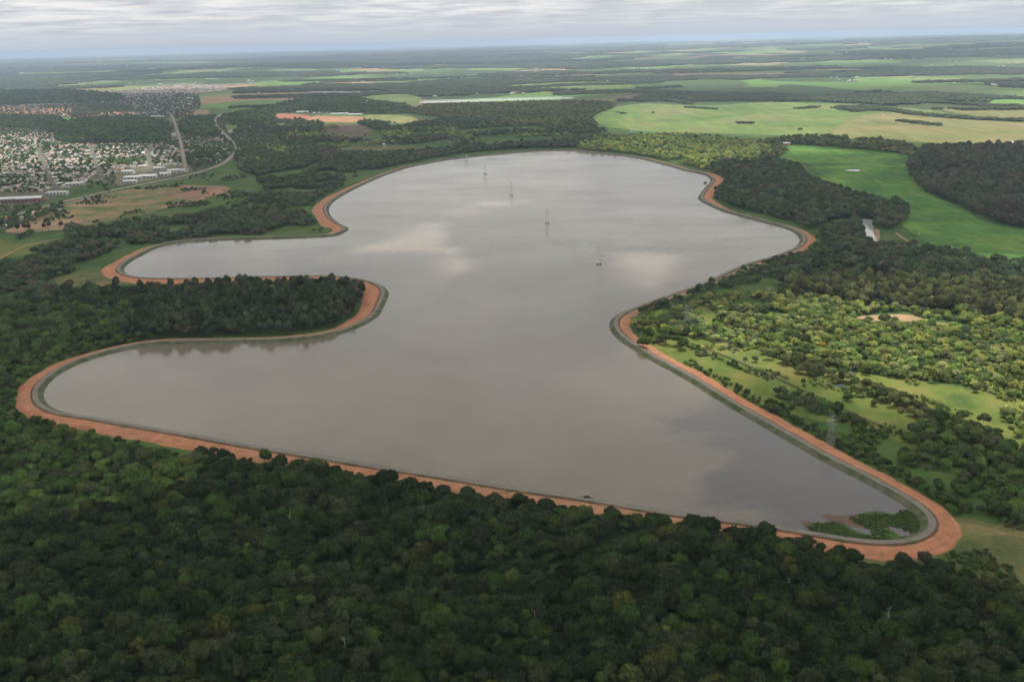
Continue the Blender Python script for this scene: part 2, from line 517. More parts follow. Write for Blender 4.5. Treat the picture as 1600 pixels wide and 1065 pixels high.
# ------------------------------------------------------------------ the ground, one sheet to the horizon
def terrain(x, y):
    r = np.hypot(x, y)
    k = np.clip((r - 7000) / 9000, 0, 1); k = k * k * (3 - 2 * k)
    h = (vnoise(x, y, 3200, 4, 3) - 0.42) * 150 + (vnoise(x, y, 700, 3, 4) - 0.5) * 25
    side = np.clip(x / 9000 + 0.25, -0.3, 1.2) * 60
    far = np.clip((r - 22000) / 20000, 0, 1)
    return np.maximum(k * (h + side) * (1 - 0.35 * far), -2.0) - 0.3


rr = np.r_[0, np.geomspace(60, 62000, 170)]
aa = np.r_[np.linspace(-38, 38, 300), np.linspace(40, 320, 80)] * math.pi / 180
RG, AG = np.meshgrid(rr, aa, indexing='ij')
gx = RG * np.sin(AG); gy = RG * np.cos(AG); gz = terrain(gx, gy)
na = len(aa); nr = len(rr)
gv = np.stack([gx, gy, gz], -1).reshape(-1, 3)
i, j = np.meshgrid(np.arange(nr - 1), np.arange(na), indexing='ij')
i = i.ravel(); j = j.ravel(); j2 = (j + 1) % na
gf = np.stack([i * na + j, (i + 1) * na + j, (i + 1) * na + j2, i * na + j2], 1)[:, ::-1]

m, t, p = mat('land')
g = t.n.new('ShaderNodeNewGeometry'); pos = g.outputs['Position']
ln = t.n.new('ShaderNodeVectorMath'); ln.operation = 'LENGTH'; t.link(pos, ln.inputs[0])
far = t.ramp(ln.outputs['Value'], 3300, 4600)
warp = t.n.new('ShaderNodeTexNoise'); warp.inputs['Scale'].default_value = 0.0012; t.link(pos, warp.inputs['Vector'])
wm = t.n.new('ShaderNodeVectorMath'); wm.operation = 'MULTIPLY_ADD'
t.link(warp.outputs['Color'], wm.inputs[0]); wm.inputs[1].default_value = (420, 420, 0); t.link(pos, wm.inputs[2])
vor = t.n.new('ShaderNodeTexVoronoi'); vor.distance = 'CHEBYCHEV'; vor.inputs['Scale'].default_value = 1 / 520.0
vor.voronoi_dimensions = '2D'
t.link(t.scalevec(wm.outputs[0], 1, 0.62, 1, 0.35), vor.inputs['Vector'])
cr = t.n.new('ShaderNodeValToRGB'); cr.color_ramp.interpolation = 'CONSTANT'
sepc = t.n.new('ShaderNodeSeparateColor'); t.link(vor.outputs['Color'], sepc.inputs[0])
t.link(sepc.outputs[0], cr.inputs[0])
pal = [(0.00, (0.06, 0.10, 0.035)), (0.2, (0.10, 0.16, 0.045)), (0.36, (0.15, 0.26, 0.06)), (0.5, (0.06, 0.09, 0.035)), (0.62, (0.22, 0.27, 0.09)),
       (0.74, (0.11, 0.15, 0.055)), (0.82, (0.34, 0.28, 0.15)), (0.89, (0.17, 0.30, 0.07)), (0.95, (0.38, 0.25, 0.15))]
el = cr.color_ramp.elements
while len(el) < len(pal): el.new(0.5)
for e, (q, c) in zip(el, pal): e.position = q; e.color = (*c, 1)
mot = t.ramp(t.noise(pos, 0.006, 6, 0.65), 0.3, 0.7)
farc = t.mix(t.math('MULTIPLY', mot, 0.5), cr.outputs[0], t.mix(1.0, cr.outputs[0], (0.5, 0.55, 0.6), 'MULTIPLY'))
cn = t.n.new('ShaderNodeValToRGB'); e = cn.color_ramp.elements
while len(e) < 5: e.new(0.5)
for q, (a_, c) in enumerate([(0.32, (0.028, 0.052, 0.016)), (0.42, (0.045, 0.085, 0.022)), (0.5, (0.06, 0.11, 0.028)), (0.6, (0.085, 0.13, 0.036)), (0.72, (0.13, 0.15, 0.05))]):
    e[q].position = a_; e[q].color = (*c, 1)
nb = t.math('ADD', t.math('MULTIPLY', t.noise(pos, 0.011, 6, 0.6), 0.65), t.math('MULTIPLY', t.noise(pos, 0.18, 6, 0.75), 0.35))
t.link(nb, cn.inputs[0])
t.link(t.mix(far, cn.outputs[0], farc), p.inputs['Base Color'])
p.inputs['Roughness'].default_value = 1.0
p.inputs['Specular IOR Level'].default_value = 0.1
bn = t.n.new('ShaderNodeBump'); bn.inputs['Strength'].default_value = 0.6; bn.inputs['Distance'].default_value = 1.2
t.link(t.noise(pos, 0.3, 5, 0.7), bn.inputs['Height']); t.link(bn.outputs[0], p.inputs['Normal'])
mesh_obj('ground', gv, gf, m, smooth=True)['kind'] = 'structure'

# ------------------------------------------------------------------ fields, bare earth, clearings (sheets on the ground)
FM = {}
def FMAT(key):
    if key in FM: return FM[key]
    rk = key[2:] if key.startswith('R_') else key
    d = {
        'rice': ([(0.035, 0.10, 0.018), (0.055, 0.155, 0.02), (0.08, 0.20, 0.026), (0.13, 0.25, 0.035), (0.16, 0.24, 0.045)], 0.009, 0.07, (0.6, 16, .75)),
        'pasture': ([(0.07, 0.13, 0.035), (0.11, 0.19, 0.045), (0.15, 0.23, 0.055), (0.20, 0.24, 0.08), (0.20, 0.19, 0.10)], 0.0035, 0.05, (1.1, 40, .6)),
        'dryfield': ([(0.13, 0.17, 0.05), (0.19, 0.21, 0.07), (0.24, 0.225, 0.09), (0.29, 0.25, 0.115)], 0.004, 0.05, (1.3, 40, .6)),
        'green': ([(0.028, 0.058, 0.015), (0.045, 0.09, 0.02), (0.06, 0.115, 0.024), (0.085, 0.13, 0.03), (0.07, 0.085, 0.03)], 0.016, 0.2, None),
        'meadow': ([(0.05, 0.09, 0.018), (0.085, 0.125, 0.022), (0.12, 0.15, 0.03), (0.16, 0.165, 0.04), (0.17, 0.15, 0.05)], 0.022, 0.22, None),
        'olive': ([(0.05, 0.08, 0.025), (0.08, 0.105, 0.035), (0.12, 0.13, 0.05), (0.17, 0.15, 0.065), (0.25, 0.17, 0.09)], 0.018, 0.22, (0.9, 12, .3)),
        'brown': ([(0.11, 0.085, 0.055), (0.14, 0.105, 0.07), (0.17, 0.12, 0.08)], 0.012, 0.12, (0.3, 10, .4)),
        'redsoil': ([(0.24, 0.085, 0.06), (0.31, 0.12, 0.08), (0.36, 0.17, 0.11)], 0.01, 0.1, None),
        'orangesoil': ([(0.26, 0.14, 0.075), (0.34, 0.18, 0.10), (0.36, 0.23, 0.13)], 0.01, 0.1, None),
        'tansoil': ([(0.17, 0.16, 0.07), (0.28, 0.20, 0.11), (0.36, 0.22, 0.14), (0.33, 0.25, 0.14)], 0.02, 0.15, None),
        'patchy': ([(0.07, 0.12, 0.03), (0.12, 0.15, 0.045), (0.26, 0.18, 0.10), (0.36, 0.20, 0.13)], 0.016, 0.12, None),
        'mud': ([(0.10, 0.085, 0.07), (0.16, 0.10, 0.075), (0.20, 0.12, 0.085)], 0.03, 0.3, None),
        'darkditch': ([(0.045, 0.065, 0.022), (0.075, 0.08, 0.035), (0.12, 0.10, 0.055)], 0.05, 0.4, None),
        'patchred': ([(0.10, 0.11, 0.05), (0.22, 0.15, 0.09), (0.34, 0.18, 0.12), (0.40, 0.21, 0.14)], 0.02, 0.15, None),
        'forestfloor': ([(0.018, 0.035, 0.010), (0.03, 0.058, 0.014), (0.045, 0.08, 0.018)], 0.04, 0.4, None),
        'marsh': ([(0.025, 0.052, 0.014), (0.04, 0.088, 0.018), (0.06, 0.12, 0.022), (0.085, 0.13, 0.03)], 0.05, 0.5, None),
        'townground': ([(0.07, 0.10, 0.04), (0.11, 0.115, 0.065), (0.15, 0.13, 0.09), (0.20, 0.17, 0.13)], 0.03, 0.25, None),
        'farblock': ([(0.15, 0.12, 0.095), (0.20, 0.155, 0.12), (0.25, 0.19, 0.14)], 0.01, 0.08, None),
        'asphalt': ([(0.10, 0.10, 0.10), (0.12, 0.12, 0.118), (0.15, 0.145, 0.14)], 0.03, 0.3, None),
        'paleroad': ([(0.24, 0.22, 0.18), (0.29, 0.26, 0.21), (0.33, 0.29, 0.24)], 0.03, 0.3, None),
        'yard': ([(0.28, 0.25, 0.21), (0.34, 0.31, 0.27), (0.40, 0.37, 0.33)], 0.03, 0.2, None),
        'flooded': ([(0.45, 0.50, 0.47), (0.5, 0.55, 0.52), (0.55, 0.58, 0.56)], 0.01, 0.1, None),
    }[rk]
    FM[key] = ground_mat(key, d[0], d[1], d[2], d[3], edged=not key.startswith('R_'))
    return FM[key]


_layer = [0]
FIELDS = []
def field(name, key, pts, smooth=True, jit=8.0, z=None):
    P = GP(pts)
    if smooth: P = catmull(P, 5)
    P = resample(P, 12 if np.abs(P).max() < 2500 else 25)
    c = P.mean(0)
    if jit:
        P = P + (np.stack([vnoise(P[:, 0], P[:, 1], 30, 3, 1), vnoise(P[:, 0], P[:, 1], 30, 3, 2)], 1) - 0.5) * jit * 2
    _layer[0] += 1
    zz = 0.01 + 0.012 * _layer[0] if z is None else z
    n = len(P)
    a = np.sum(P[:, 0] * np.roll(P[:, 1], -1) - np.roll(P[:, 0], -1) * P[:, 1])
    if a < 0: P = P[::-1].copy()
    if not isinstance(key, str):
        mesh_obj(name, [(q[0], q[1], zz) for q in P], [tuple(range(n))], key)['kind'] = 'structure'
        return P
    per = np.linalg.norm(P - np.roll(P, 1, 0), axis=1).sum()
    ins = min(26.0 if np.abs(c).max() > 2500 else 15.0, 0.55 * abs(a) / 2 / per)
    Tn = np.roll(P, -2, 0) - np.roll(P, 2, 0); Nn = np.stack([-Tn[:, 1], Tn[:, 0]], 1); Nn /= np.linalg.norm(Nn, axis=1)[:, None] + 1e-9
    for _ in range(6): Nn = 0.25 * np.roll(Nn, 1, 0) + 0.5 * Nn + 0.25 * np.roll(Nn, -1, 0)
    Qo = P - Nn * ins * 0.4; Qi = P + Nn * ins * 0.6
    V = [(q[0], q[1], zz) for q in Qo] + [(q[0], q[1], zz) for q in Qi]
    F = [(k_, (k_ + 1) % n, n + (k_ + 1) % n, n + k_) for k_ in range(n)] + [tuple(range(n, 2 * n))]
    o_ = mesh_obj(name, V, F, FMAT(key)); o_['kind'] = 'structure'
    at_ = o_.data.attributes.new('edge', 'FLOAT', 'POINT'); at_.data.foreach_set('value', np.r_[np.zeros(n), np.ones(n)].astype(np.float32))
    return P


def road(name, key, pts, width, z=None, smooth=True):
    P = GP(pts)
    P = catmull(P, 8, closed=False)
    P = resample(P, 10, closed=False)
    T = np.gradient(P, axis=0); N = np.stack([-T[:, 1], T[:, 0]], 1); N /= np.linalg.norm(N, axis=1)[:, None]
    _layer[0] += 1
    zz = 0.3 + 0.012 * _layer[0] if z is None else z
    n = len(P)
    wj = width / 2 * (1 + 0.12 * (vnoise(P[:, 0], P[:, 1], 25, 2, 7) - 0.5))[:, None]
    V = [(q[0], q[1], zz) for q in P - N * wj] + [(q[0], q[1], zz) for q in P + N * wj]
    mesh_obj(name, V, [(k, k + 1, n + k + 1, n + k) for k in range(n - 1)], FMAT('R_' + key))['kind'] = 'structure'
    return P


# east side meadow and corridor
field('meadow', 'meadow', [(985, 540), (1030, 515), (1090, 520), (1180, 545), (1330, 580), (1480, 600), (1700, 660), (1700, 880), (1500, 800), (1400, 760), (1200, 650), (1080, 590)], jit=10)
field('meadow', 'green', [(1150, 640), (1260, 650), (1420, 690), (1480, 720), (1600, 720), (1700, 760), (1700, 830), (1480, 812), (1380, 760), (1250, 690)], jit=12)
field('meadow', 'meadow', [(1075, 480), (1100, 478), (1125, 500), (1150, 520), (1135, 530), (1100, 512)])
field('meadow', 'olive', [(1480, 815), (1560, 812), (1720, 800), (1720, 950), (1600, 925), (1500, 900), (1360, 885), (1310, 868), (1400, 866), (1470, 850)], jit=10)
field('bare_soil', 'patchy', [(1490, 826), (1530, 820), (1560, 828), (1600, 819), (1640, 835), (1600, 842), (1570, 836), (1540, 848), (1500, 862), (1475, 848)], jit=14)
field('sandbar', 'tansoil', [(1333, 497), (1365, 492), (1420, 491), (1445, 499), (1500, 508), (1560, 516), (1600, 520), (1590, 523), (1500, 512), (1440, 504), (1360, 500)], jit=3)
# rice fields and pastures north east
field('rice_field', 'rice', [(1200, 243), (1235, 226), (1300, 229), (1370, 233), (1425, 246), (1432, 275), (1450, 300), (1500, 322), (1560, 352), (1720, 375), (1720, 415), (1600, 405),
                             (1520, 396), (1440, 380), (1405, 345), (1395, 318), (1330, 305), (1285, 290), (1270, 262), (1230, 250)], jit=12)
field('pasture', 'pasture', [(925, 183), (960, 168), (1010, 162), (1100, 165), (1200, 160), (1330, 163), (1450, 172), (1500, 185), (1420, 200), (1390, 216), (1250, 213), (1100, 208), (1010, 206), (940, 196)], jit=20)
field('pasture', 'dryfield', [(1300, 212), (1320, 190), (1370, 177), (1440, 176), (1530, 188), (1720, 196), (1720, 226), (1560, 228), (1430, 222)], jit=20)
field('pasture', 'pasture', [(1180, 232), (1195, 228), (1215, 235), (1205, 250), (1185, 252), (1172, 245)])
field('farm_field', 'green', [(740, 218), (800, 211), (890, 209), (955, 211), (960, 214), (900, 224), (800, 228), (745, 226)])
field('farm_field', 'olive', [(510, 238), (545, 230), (600, 228), (700, 231), (745, 226), (700, 234), (620, 238), (530, 243)])
field('farm_field', 'brown', [(505, 198), (520, 194), (565, 195), (585, 208), (560, 214), (508, 216)])
field('bare_soil', 'redsoil', [(424, 187), (430, 179), (450, 178), (480, 180), (492, 186), (470, 191), (430, 193)], jit=6)
field('bare_soil', 'orangesoil', [(490, 182), (520, 182), (565, 183), (575, 190), (520, 191), (485, 190)], jit=6)
field('bare_soil', 'dryfield', [(568, 182), (600, 180), (645, 183), (655, 188), (640, 193), (590, 190)], jit=6)
field('pasture', 'pasture', [(560, 150), (640, 147), (660, 158), (650, 165), (625, 160), (580, 156)], jit=15)
field('farm_field', 'olive', [(640, 163), (900, 156), (960, 150), (980, 155), (900, 163), (700, 170)], jit=10)
field('flooded_field', 'flooded', [(655, 159.2), (800, 154.5), (895, 152.2), (897, 153.6), (800, 156.8), (700, 160), (656, 161.2)], smooth=False, jit=2)
field('flooded_field', 'flooded', [(660, 157), (800, 152.9), (880, 151), (881, 151.5), (800, 153.6), (662, 158)], smooth=False, jit=2)
field('farm_field', 'brown', [(960, 153), (990, 148), (1060, 147), (1090, 152), (1040, 157), (980, 158)], jit=15)
field('farm_field', 'pasture', [(780, 135), (900, 128), (1010, 130), (1020, 137), (900, 141)], jit=20)
field('farm_field', 'green', [(1000, 130), (1130, 124), (1170, 133), (1100, 141), (1000, 139)], jit=20)
field('farm_field', 'pasture', [(130, 127), (200, 122), (320, 121), (330, 126), (220, 131), (150, 132)], jit=20)
field('farm_field', 'dryfield', [(100, 140), (200, 136), (280, 133), (270, 141), (180, 146)], jit=20)
field('farm_field', 'pasture', [(380, 112), (470, 110), (510, 115), (450, 122), (390, 120)], jit=20)
# right side strips between hedges
field('farm_field', 'pasture', [(1340, 137), (1480, 132), (1620, 140), (1700, 150), (1560, 152), (1400, 145)], jit=20)
field('farm_field', 'dryfield', [(1470, 170), (1600, 172), (1750, 180), (1700, 192), (1550, 185)], jit=20)
# west side
field('clearing', 'green', [(360, 330), (480, 285), (560, 262), (620, 262), (560, 285), (520, 305), (490, 325), (505, 345), (430, 350)], jit=8)
field('clearing', 'patchy', [(60, 350), (95, 320), (160, 304), (250, 291), (340, 290), (365, 298), (340, 312), (260, 326), (200, 342), (130, 352)], jit=10)
field('clearing', 'green', [(210, 345), (300, 316), (400, 285), (440, 272), (500, 268), (420, 300), (330, 325), (250, 350)], jit=10)
field('bare_soil', 'patchred', [(245, 305), (262, 299), (285, 300), (300, 293), (330, 292), (358, 297), (350, 302), (356, 306), (320, 308), (300, 313), (275, 309), (258, 311)], jit=25)
field('bare_soil', 'tansoil', [(20, 355), (60, 340), (130, 345), (125, 356), (70, 362), (10, 364)], jit=8)
field('dirt_track', 'tansoil', [(112, 320), (200, 318), (240, 316), (241, 318), (200, 321), (112, 323)], jit=2)
field('clearing', 'meadow', [(0, 374), (20, 380), (90, 380), (110, 385), (40, 400), (-60, 410), (-60, 375)], jit=5)
field('clearing', 'olive', [(70, 440), (110, 428), (170, 425), (180, 440), (200, 446), (130, 452), (70, 452)], jit=6)
field('clearing', 'olive', [(0, 480), (40, 470), (60, 480), (20, 495), (-30, 500)], jit=6)
# forest clearings
field('clearing', 'forestfloor', [(85, 925), (130, 885), (165, 858), (215, 855), (200, 900), (150, 935), (100, 965)], jit=5)
field('clearing', 'forestfloor', [(840, 915), (870, 870), (930, 840), (985, 820), (1020, 833), (975, 890), (900, 920)], jit=5)
# town ground
TOWN = [(-120, 200), (0, 198), (80, 200), (85, 215), (150, 214), (235, 213), (300, 180), (345, 180), (352, 200), (372, 235), (352, 250), (320, 262), (250, 280), (190, 290), (120, 300), (60, 318), (-40, 340), (-120, 345)]
field('town_ground', 'townground', TOWN, jit=6)
TOWN2 = [(-120, 183), (-120, 168), (60, 166), (110, 160), (190, 148), (270, 146), (310, 152), (300, 180), (215, 188), (60, 182)]
field('town_ground', 'townground', TOWN2, jit=10)
TOWN3 = [(150, 152), (190, 142), (260, 134), (300, 131), (345, 134), (365, 141), (300, 148), (220, 153)]
field('town_ground', 'farblock', TOWN3, jit=10)
field('dirt_yard', 'tansoil', [(280, 180), (300, 172), (325, 172), (328, 182), (300, 185)])
field('concrete_yard', 'yard', [(383, 240), (400, 228), (425, 228), (428, 250), (400, 252), (384, 252)])
field('concrete_yard', 'yard', [(355, 204), (400, 198), (410, 203), (360, 207)])
field('grass_field', 'green', [(165, 252), (225, 245), (230, 252), (180, 257)])
field('grass_field', 'green', [(100, 296), (150, 287), (175, 290), (120, 302), (100, 302)])

RO = []
RO.append(road('highway', 'paleroad', [(-60, 360), (0, 343), (75, 322), (140, 306), (200, 293), (250, 283), (300, 272), (340, 260), (360, 247), (369, 236), (361, 220), (347, 207), (337, 196), (337, 187), (348, 177)], 14))
RO.append(road('verge_track', 'paleroad', [(60, 330), (140, 310), (200, 297), (255, 286), (305, 275)], 6))
RO.append(road('avenue', 'paleroad', [(262, 176), (270, 185), (277, 205), (284, 230), (289, 258), (292, 270)], 9))
RO.append(road('street', 'asphalt', [(233, 225), (232, 240), (234, 258), (236, 274)], 7))
RO.append(road('street', 'paleroad', [(80, 203), (82, 212), (84, 222)], 6))
RO.append(road('street', 'asphalt', [(-40, 262), (60, 262), (150, 250), (232, 243), (280, 236)], 5))
RO.append(road('street', 'asphalt', [(-40, 300), (60, 292), (150, 276), (240, 268), (300, 262)], 5))
RO.append(road('street', 'asphalt', [(60, 232), (66, 250), (75, 272), (88, 298)], 5))
RO.append(road('street', 'asphalt', [(140, 222), (147, 245), (160, 285)], 5))
RO.append(road('dirt_road', 'tansoil', [(-40, 419), (0, 404), (30, 389), (60, 380), (100, 373)], 6))
RO.append(road('dirt_road', 'tansoil', [(640, 172), (652, 165), (660, 159), (655, 153)], 9))
RO.append(road('dirt_road', 'tansoil', [(955, 147), (972, 151), (985, 154)], 8))
RO.append(road('dirt_road', 'tansoil', [(1400, 365), (1425, 382), (1455, 396)], 5))
RO.append(road('dirt_road', 'tansoil', [(1376, 176), (1381, 181), (1380, 186), (1400, 192), (1500, 212)], 7))
RO.append(road('dirt_track', 'tansoil', [(1000, 190), (1030, 203)], 5))
RO.append(road('dirt_track', 'orangesoil', [(495, 180), (500, 186), (505, 190)], 6))
RO.append(road('dirt_track', 'orangesoil', [(640, 182), (648, 186), (655, 191)], 6))

RO2 = road('ditch', 'darkditch', [(1062, 537), (1090, 540), (1195, 583), (1330, 645), (1380, 668)], 2.0)
RO.pop() if RO[-1] is RO2 else None
# small waters
WP = []
WP.append(field('river', M_POND, [(1346, 344), (1358, 342), (1363, 346), (1362, 356), (1368, 368), (1372, 384), (1362, 385), (1356, 372), (1352, 360), (1348, 352)], jit=5, z=0.35))
WP.append(field('pond', M_POND, [(542, 272), (548, 271), (551, 278), (550, 284), (545, 283)], jit=3, z=0.35))
WP.append(field('pond', M_BLUEPOND, [(1305, 602.5), (1317, 601), (1323, 604.5), (1312, 605.5)], jit=2, z=0.35))
WP.append(field('pond', M_POND, [(1352, 148), (1360, 147), (1363, 153), (1354, 154)], jit=5, z=0.5))
WP.append(field('pond', M_POND, [(1320, 266.5), (1341, 266), (1342, 268.5), (1322, 267.5)], jit=3, z=1.2))
for q in [(1282, 282, 3), (1420, 331, 3), (1436, 366, 3)]:
    WP.append(field('pond', M_POND, [(q[0] - q[2], q[1]), (q[0], q[1] - 1.2), (q[0] + q[2], q[1]), (q[0], q[1] + 1.5)], jit=4, z=1.2))
field('bare_soil', 'tansoil', [(1364, 362), (1370, 358), (1376, 366), (1374, 380), (1372, 383), (1368, 368)], jit=3)

# marsh in the reservoir's south east tip (just above the water)
field('mudflat', 'mud', [(1282, 803), (1310, 806), (1330, 803), (1345, 812), (1330, 818), (1355, 828), (1320, 822), (1290, 812)], jit=4, z=0.17)
field('mudflat', 'mud', [(1255, 812), (1275, 818), (1290, 818), (1275, 828), (1258, 824)], jit=4, z=0.165)
field('mudflat', 'marsh', [(1408, 797), (1418, 796), (1440, 815), (1440, 830), (1420, 832), (1404, 824), (1378, 824), (1345, 820), (1328, 812), (1340, 804), (1375, 803), (1398, 806)], jit=7, z=0.20)
field('mudflat', 'marsh', [(1262, 824), (1285, 815), (1318, 820), (1335, 835), (1365, 836), (1345, 822), (1375, 820), (1400, 836), (1425, 841), (1400, 850), (1350, 845), (1290, 835)], jit=7, z=0.21)

# ------------------------------------------------------------------ clouds overhead, out of view, shaped to lay shade on the land
LIT = [  # polygons of land the sun reaches: (pixels, softness m, strength)
    ([(985, 548), (985, 520), (1040, 500), (1110, 462), (1200, 462), (1280, 452), (1430, 430), (1520, 410), (1760, 405), (1760, 690), (1560, 700), (1500, 655), (1420, 645), (1330, 640), (1290, 610), (1180, 590), (1165, 625), (1100, 595)], 35, 1.0),
    ([(1380, 375), (1420, 362), (1520, 378), (1760, 385), (1760, 420), (1500, 410)], 24, 1.0),
    ([(925, 170), (1000, 158), (1200, 158), (1330, 150), (1760, 140), (1760, 232), (1500, 228), (1400, 222), (1000, 212), (930, 200)], 120, .9),
    ([(1210, 226), (1300, 226), (1380, 236), (1370, 241), (1300, 240), (1220, 240)], 40, .9),
    ([(1255, 255), (1340, 252), (1400, 255), (1390, 259), (1300, 259)], 22, .9),
    ([(1300, 272), (1350, 272), (1340, 278), (1300, 277)], 14, 1.0),
    ([(900, 232), (1010, 215), (1100, 222), (1180, 232), (1190, 250), (1120, 262), (1000, 246), (920, 238)], 60, .75),
    ([(1180, 228), (1215, 228), (1215, 252), (1180, 252)], 40, .9),
    ([(-150, 163), (60, 166), (215, 172), (215, 184), (60, 184), (-150, 188)], 80, 1.0),
    ([(-150, 200), (60, 200), (95, 212), (170, 222), (240, 230), (290, 262), (240, 285), (170, 262), (-150, 262)], 80, 1.0),
    ([(415, 172), (560, 176), (660, 178), (670, 195), (560, 195), (420, 196)], 60, 1.0),
    ([(600, 120), (900, 118), (960, 140), (900, 165), (620, 168), (540, 150)], 250, .8),
    ([(640, 168), (900, 165), (930, 190), (800, 196), (680, 186)], 90, .55),
    ([(90, 345), (130, 318), (200, 305), (240, 310), (180, 330)], 60, .35),
    # gaps over the water
    ([(565, 386), (600, 372), (640, 350), (690, 328), (722, 330), (715, 350), (770, 375), (775, 398), (745, 425), (705, 438), (670, 428), (690, 395), (600, 392)], 15, 1.0),
    ([(720, 318), (790, 298), (870, 293), (900, 297), (850, 306), (780, 322)], 15, 1.0),
    ([(915, 338), (960, 330), (1020, 334), (1000, 342), (940, 345)], 14, 1.0),
    ([(885, 362), (960, 360), (1090, 380), (1080, 390), (1100, 420), (1130, 430), (1040, 446), (1000, 440), (1020, 425), (950, 410), (970, 392), (920, 372)], 16, 1.0),
    ([(950, 552), (1000, 548), (1040, 562), (1010, 566)], 12, 1.0),
    ([(780, 335), (880, 330), (900, 336), (840, 342)], 16, .6),
]
LITW = [(catmull(GP(p), 3), s, k) for p, s, k in LIT]


def litmask(x, y):
    r = np.hypot(x, y)
    wx = x + (vnoise(x, y, 160, 4, 21) - 0.5) * 120; wy = y + (vnoise(x, y, 160, 4, 22) - 0.5) * 120
    L = np.zeros(x.shape)
    for P, s, k in LITW:
        lo = P.min(0) - s * 2 - 100; hi = P.max(0) + s * 2 + 100
        sel = (x > lo[0]) & (x < hi[0]) & (y > lo[1]) & (y < hi[1])
        if not sel.any(): continue
        d = dist_line(wx[sel], wy[sel], P) * np.where(inpoly(wx[sel], wy[sel], P), 1, -1)
        v = np.clip(0.5 + d / (2 * s), 0, 1); v = v * v * (3 - 2 * v) * k
        L[sel] = np.maximum(L[sel], v)
    fr = np.clip((r - 5200) / 1500, 0, 1)
    fn = np.clip((vnoise(x * 0.6, y, 1900, 4, 9) - 0.44) / 0.10, 0, 1) * 0.9
    return np.maximum(L * (1 - fr * 0.3), fn * fr)


DECK = 2500.0
k = DECK / SUN.z
yy = [-3500.0]; 
while yy[-1] < 25500: yy.append(yy[-1] + (250 if yy[-1] < 0 else 32 if yy[-1] < 2200 else 55 if yy[-1] < 4200 else 130 if yy[-1] < 9000 else 350))
xx = [-26000.0]
while xx[-1] < 26000: xx.append(xx[-1] + (1000 if abs(xx[-1]) > 9000 else 200 if abs(xx[-1]) > 3000 else 90 if abs(xx[-1]) > 1500 else 34))
QX, QY = np.meshgrid(np.array(xx), np.array(yy), indexing='ij')
den = 1 - litmask(QX, QY)
cx = QX + SUN.x * k; cy = QY + SUN.y * k
lump = vnoise(QX, QY, 260, 4, 31)
keep = np.hypot(cx, cy) < 27500
zb = DECK - 25 * lump
zt = DECK + 30 + 190 * den * (0.5 + lump)
nx, ny = QX.shape
V = np.concatenate([np.stack([cx, cy, zb], -1).reshape(-1, 3), np.stack([cx, cy, zt], -1).reshape(-1, 3)])
I, J = np.meshgrid(np.arange(nx - 1), np.arange(ny - 1), indexing='ij')
dc = np.maximum.reduce([den[:-1, :-1], den[1:, :-1], den[:-1, 1:], den[1:, 1:]])
ok = (dc > 0.02) & keep[:-1, :-1]
q = np.stack([I * ny + J, (I + 1) * ny + J, (I + 1) * ny + J + 1, I * ny + J + 1], -1)
fb = q[ok]; ft = fb + nx * ny
me = bpy.data.meshes.new('shade_clouds')
F = np.concatenate([fb[:, ::-1], ft])
me.from_pydata(V.tolist(), [], F.tolist())
a = me.attributes.new('dens', 'FLOAT', 'POINT'); a.data.foreach_set('value', np.tile(den.ravel(), 2).astype(np.float32))
me.polygons.foreach_set('use_smooth', np.ones(len(F), bool))
me.polygons.foreach_set('material_index', np.r_[np.zeros(len(fb)), np.ones(len(ft))].astype(np.int32))
for nm, alpha in (('cloud_base', 0.78), ('cloud_top', 0.94)):
    m = bpy.data.materials.new(nm); m.use_nodes = True
    t = NT(m.node_tree); t.n.remove(t.n['Principled BSDF'])
    at = t.n.new('ShaderNodeAttribute'); at.attribute_name = 'dens'
    g = t.n.new('ShaderNodeNewGeometry')
    nf = t.ramp(t.noise(g.outputs['Position'], 0.0022, 5, 0.6), 0.2, 0.8)
    al = t.math('MULTIPLY', at.outputs['Fac'], t.math('ADD', t.math('MULTIPLY', nf, 0.35), alpha - 0.12), True)
    tl = t.n.new('ShaderNodeBsdfTranslucent'); tl.inputs['Color'].default_value = (0.93, 0.93, 0.93, 1)
    df = t.n.new('ShaderNodeBsdfDiffuse'); df.inputs['Color'].default_value = (0.9, 0.9, 0.9, 1)
    m1 = t.n.new('ShaderNodeMixShader'); m1.inputs[0].default_value = 0.35
    t.link(tl.outputs[0], m1.inputs[1]); t.link(df.outputs[0], m1.inputs[2])
    tr = t.n.new('ShaderNodeBsdfTransparent')
    m2 = t.n.new('ShaderNodeMixShader'); t.link(al, m2.inputs[0]); t.link(tr.outputs[0], m2.inputs[1]); t.link(m1.outputs[0], m2.inputs[2])
    t.link(m2.outputs[0], t.n['Material Output'].inputs['Surface'])
    me.materials.append(m)
o = bpy.data.objects.new('shade_clouds', me); COL.objects.link(o)
set_props(o, 'broken grey cloud layer out of view overhead, its gaps shaped to put sun on the land', 'shade_clouds', kind='stuff')

# ------------------------------------------------------------------ tree meshes
def ico(sub):
    import bmesh
    bm = bmesh.new(); bmesh.ops.create_icosphere(bm, subdivisions=sub, radius=1.0)
    V = np.array([v.co[:] for v in bm.verts]); F = [tuple(v.index for v in f.verts) for f in bm.faces]
    bm.free(); return V, F
ICO1, ICO2, ICO3 = ico(1), ico(2), ico(3)


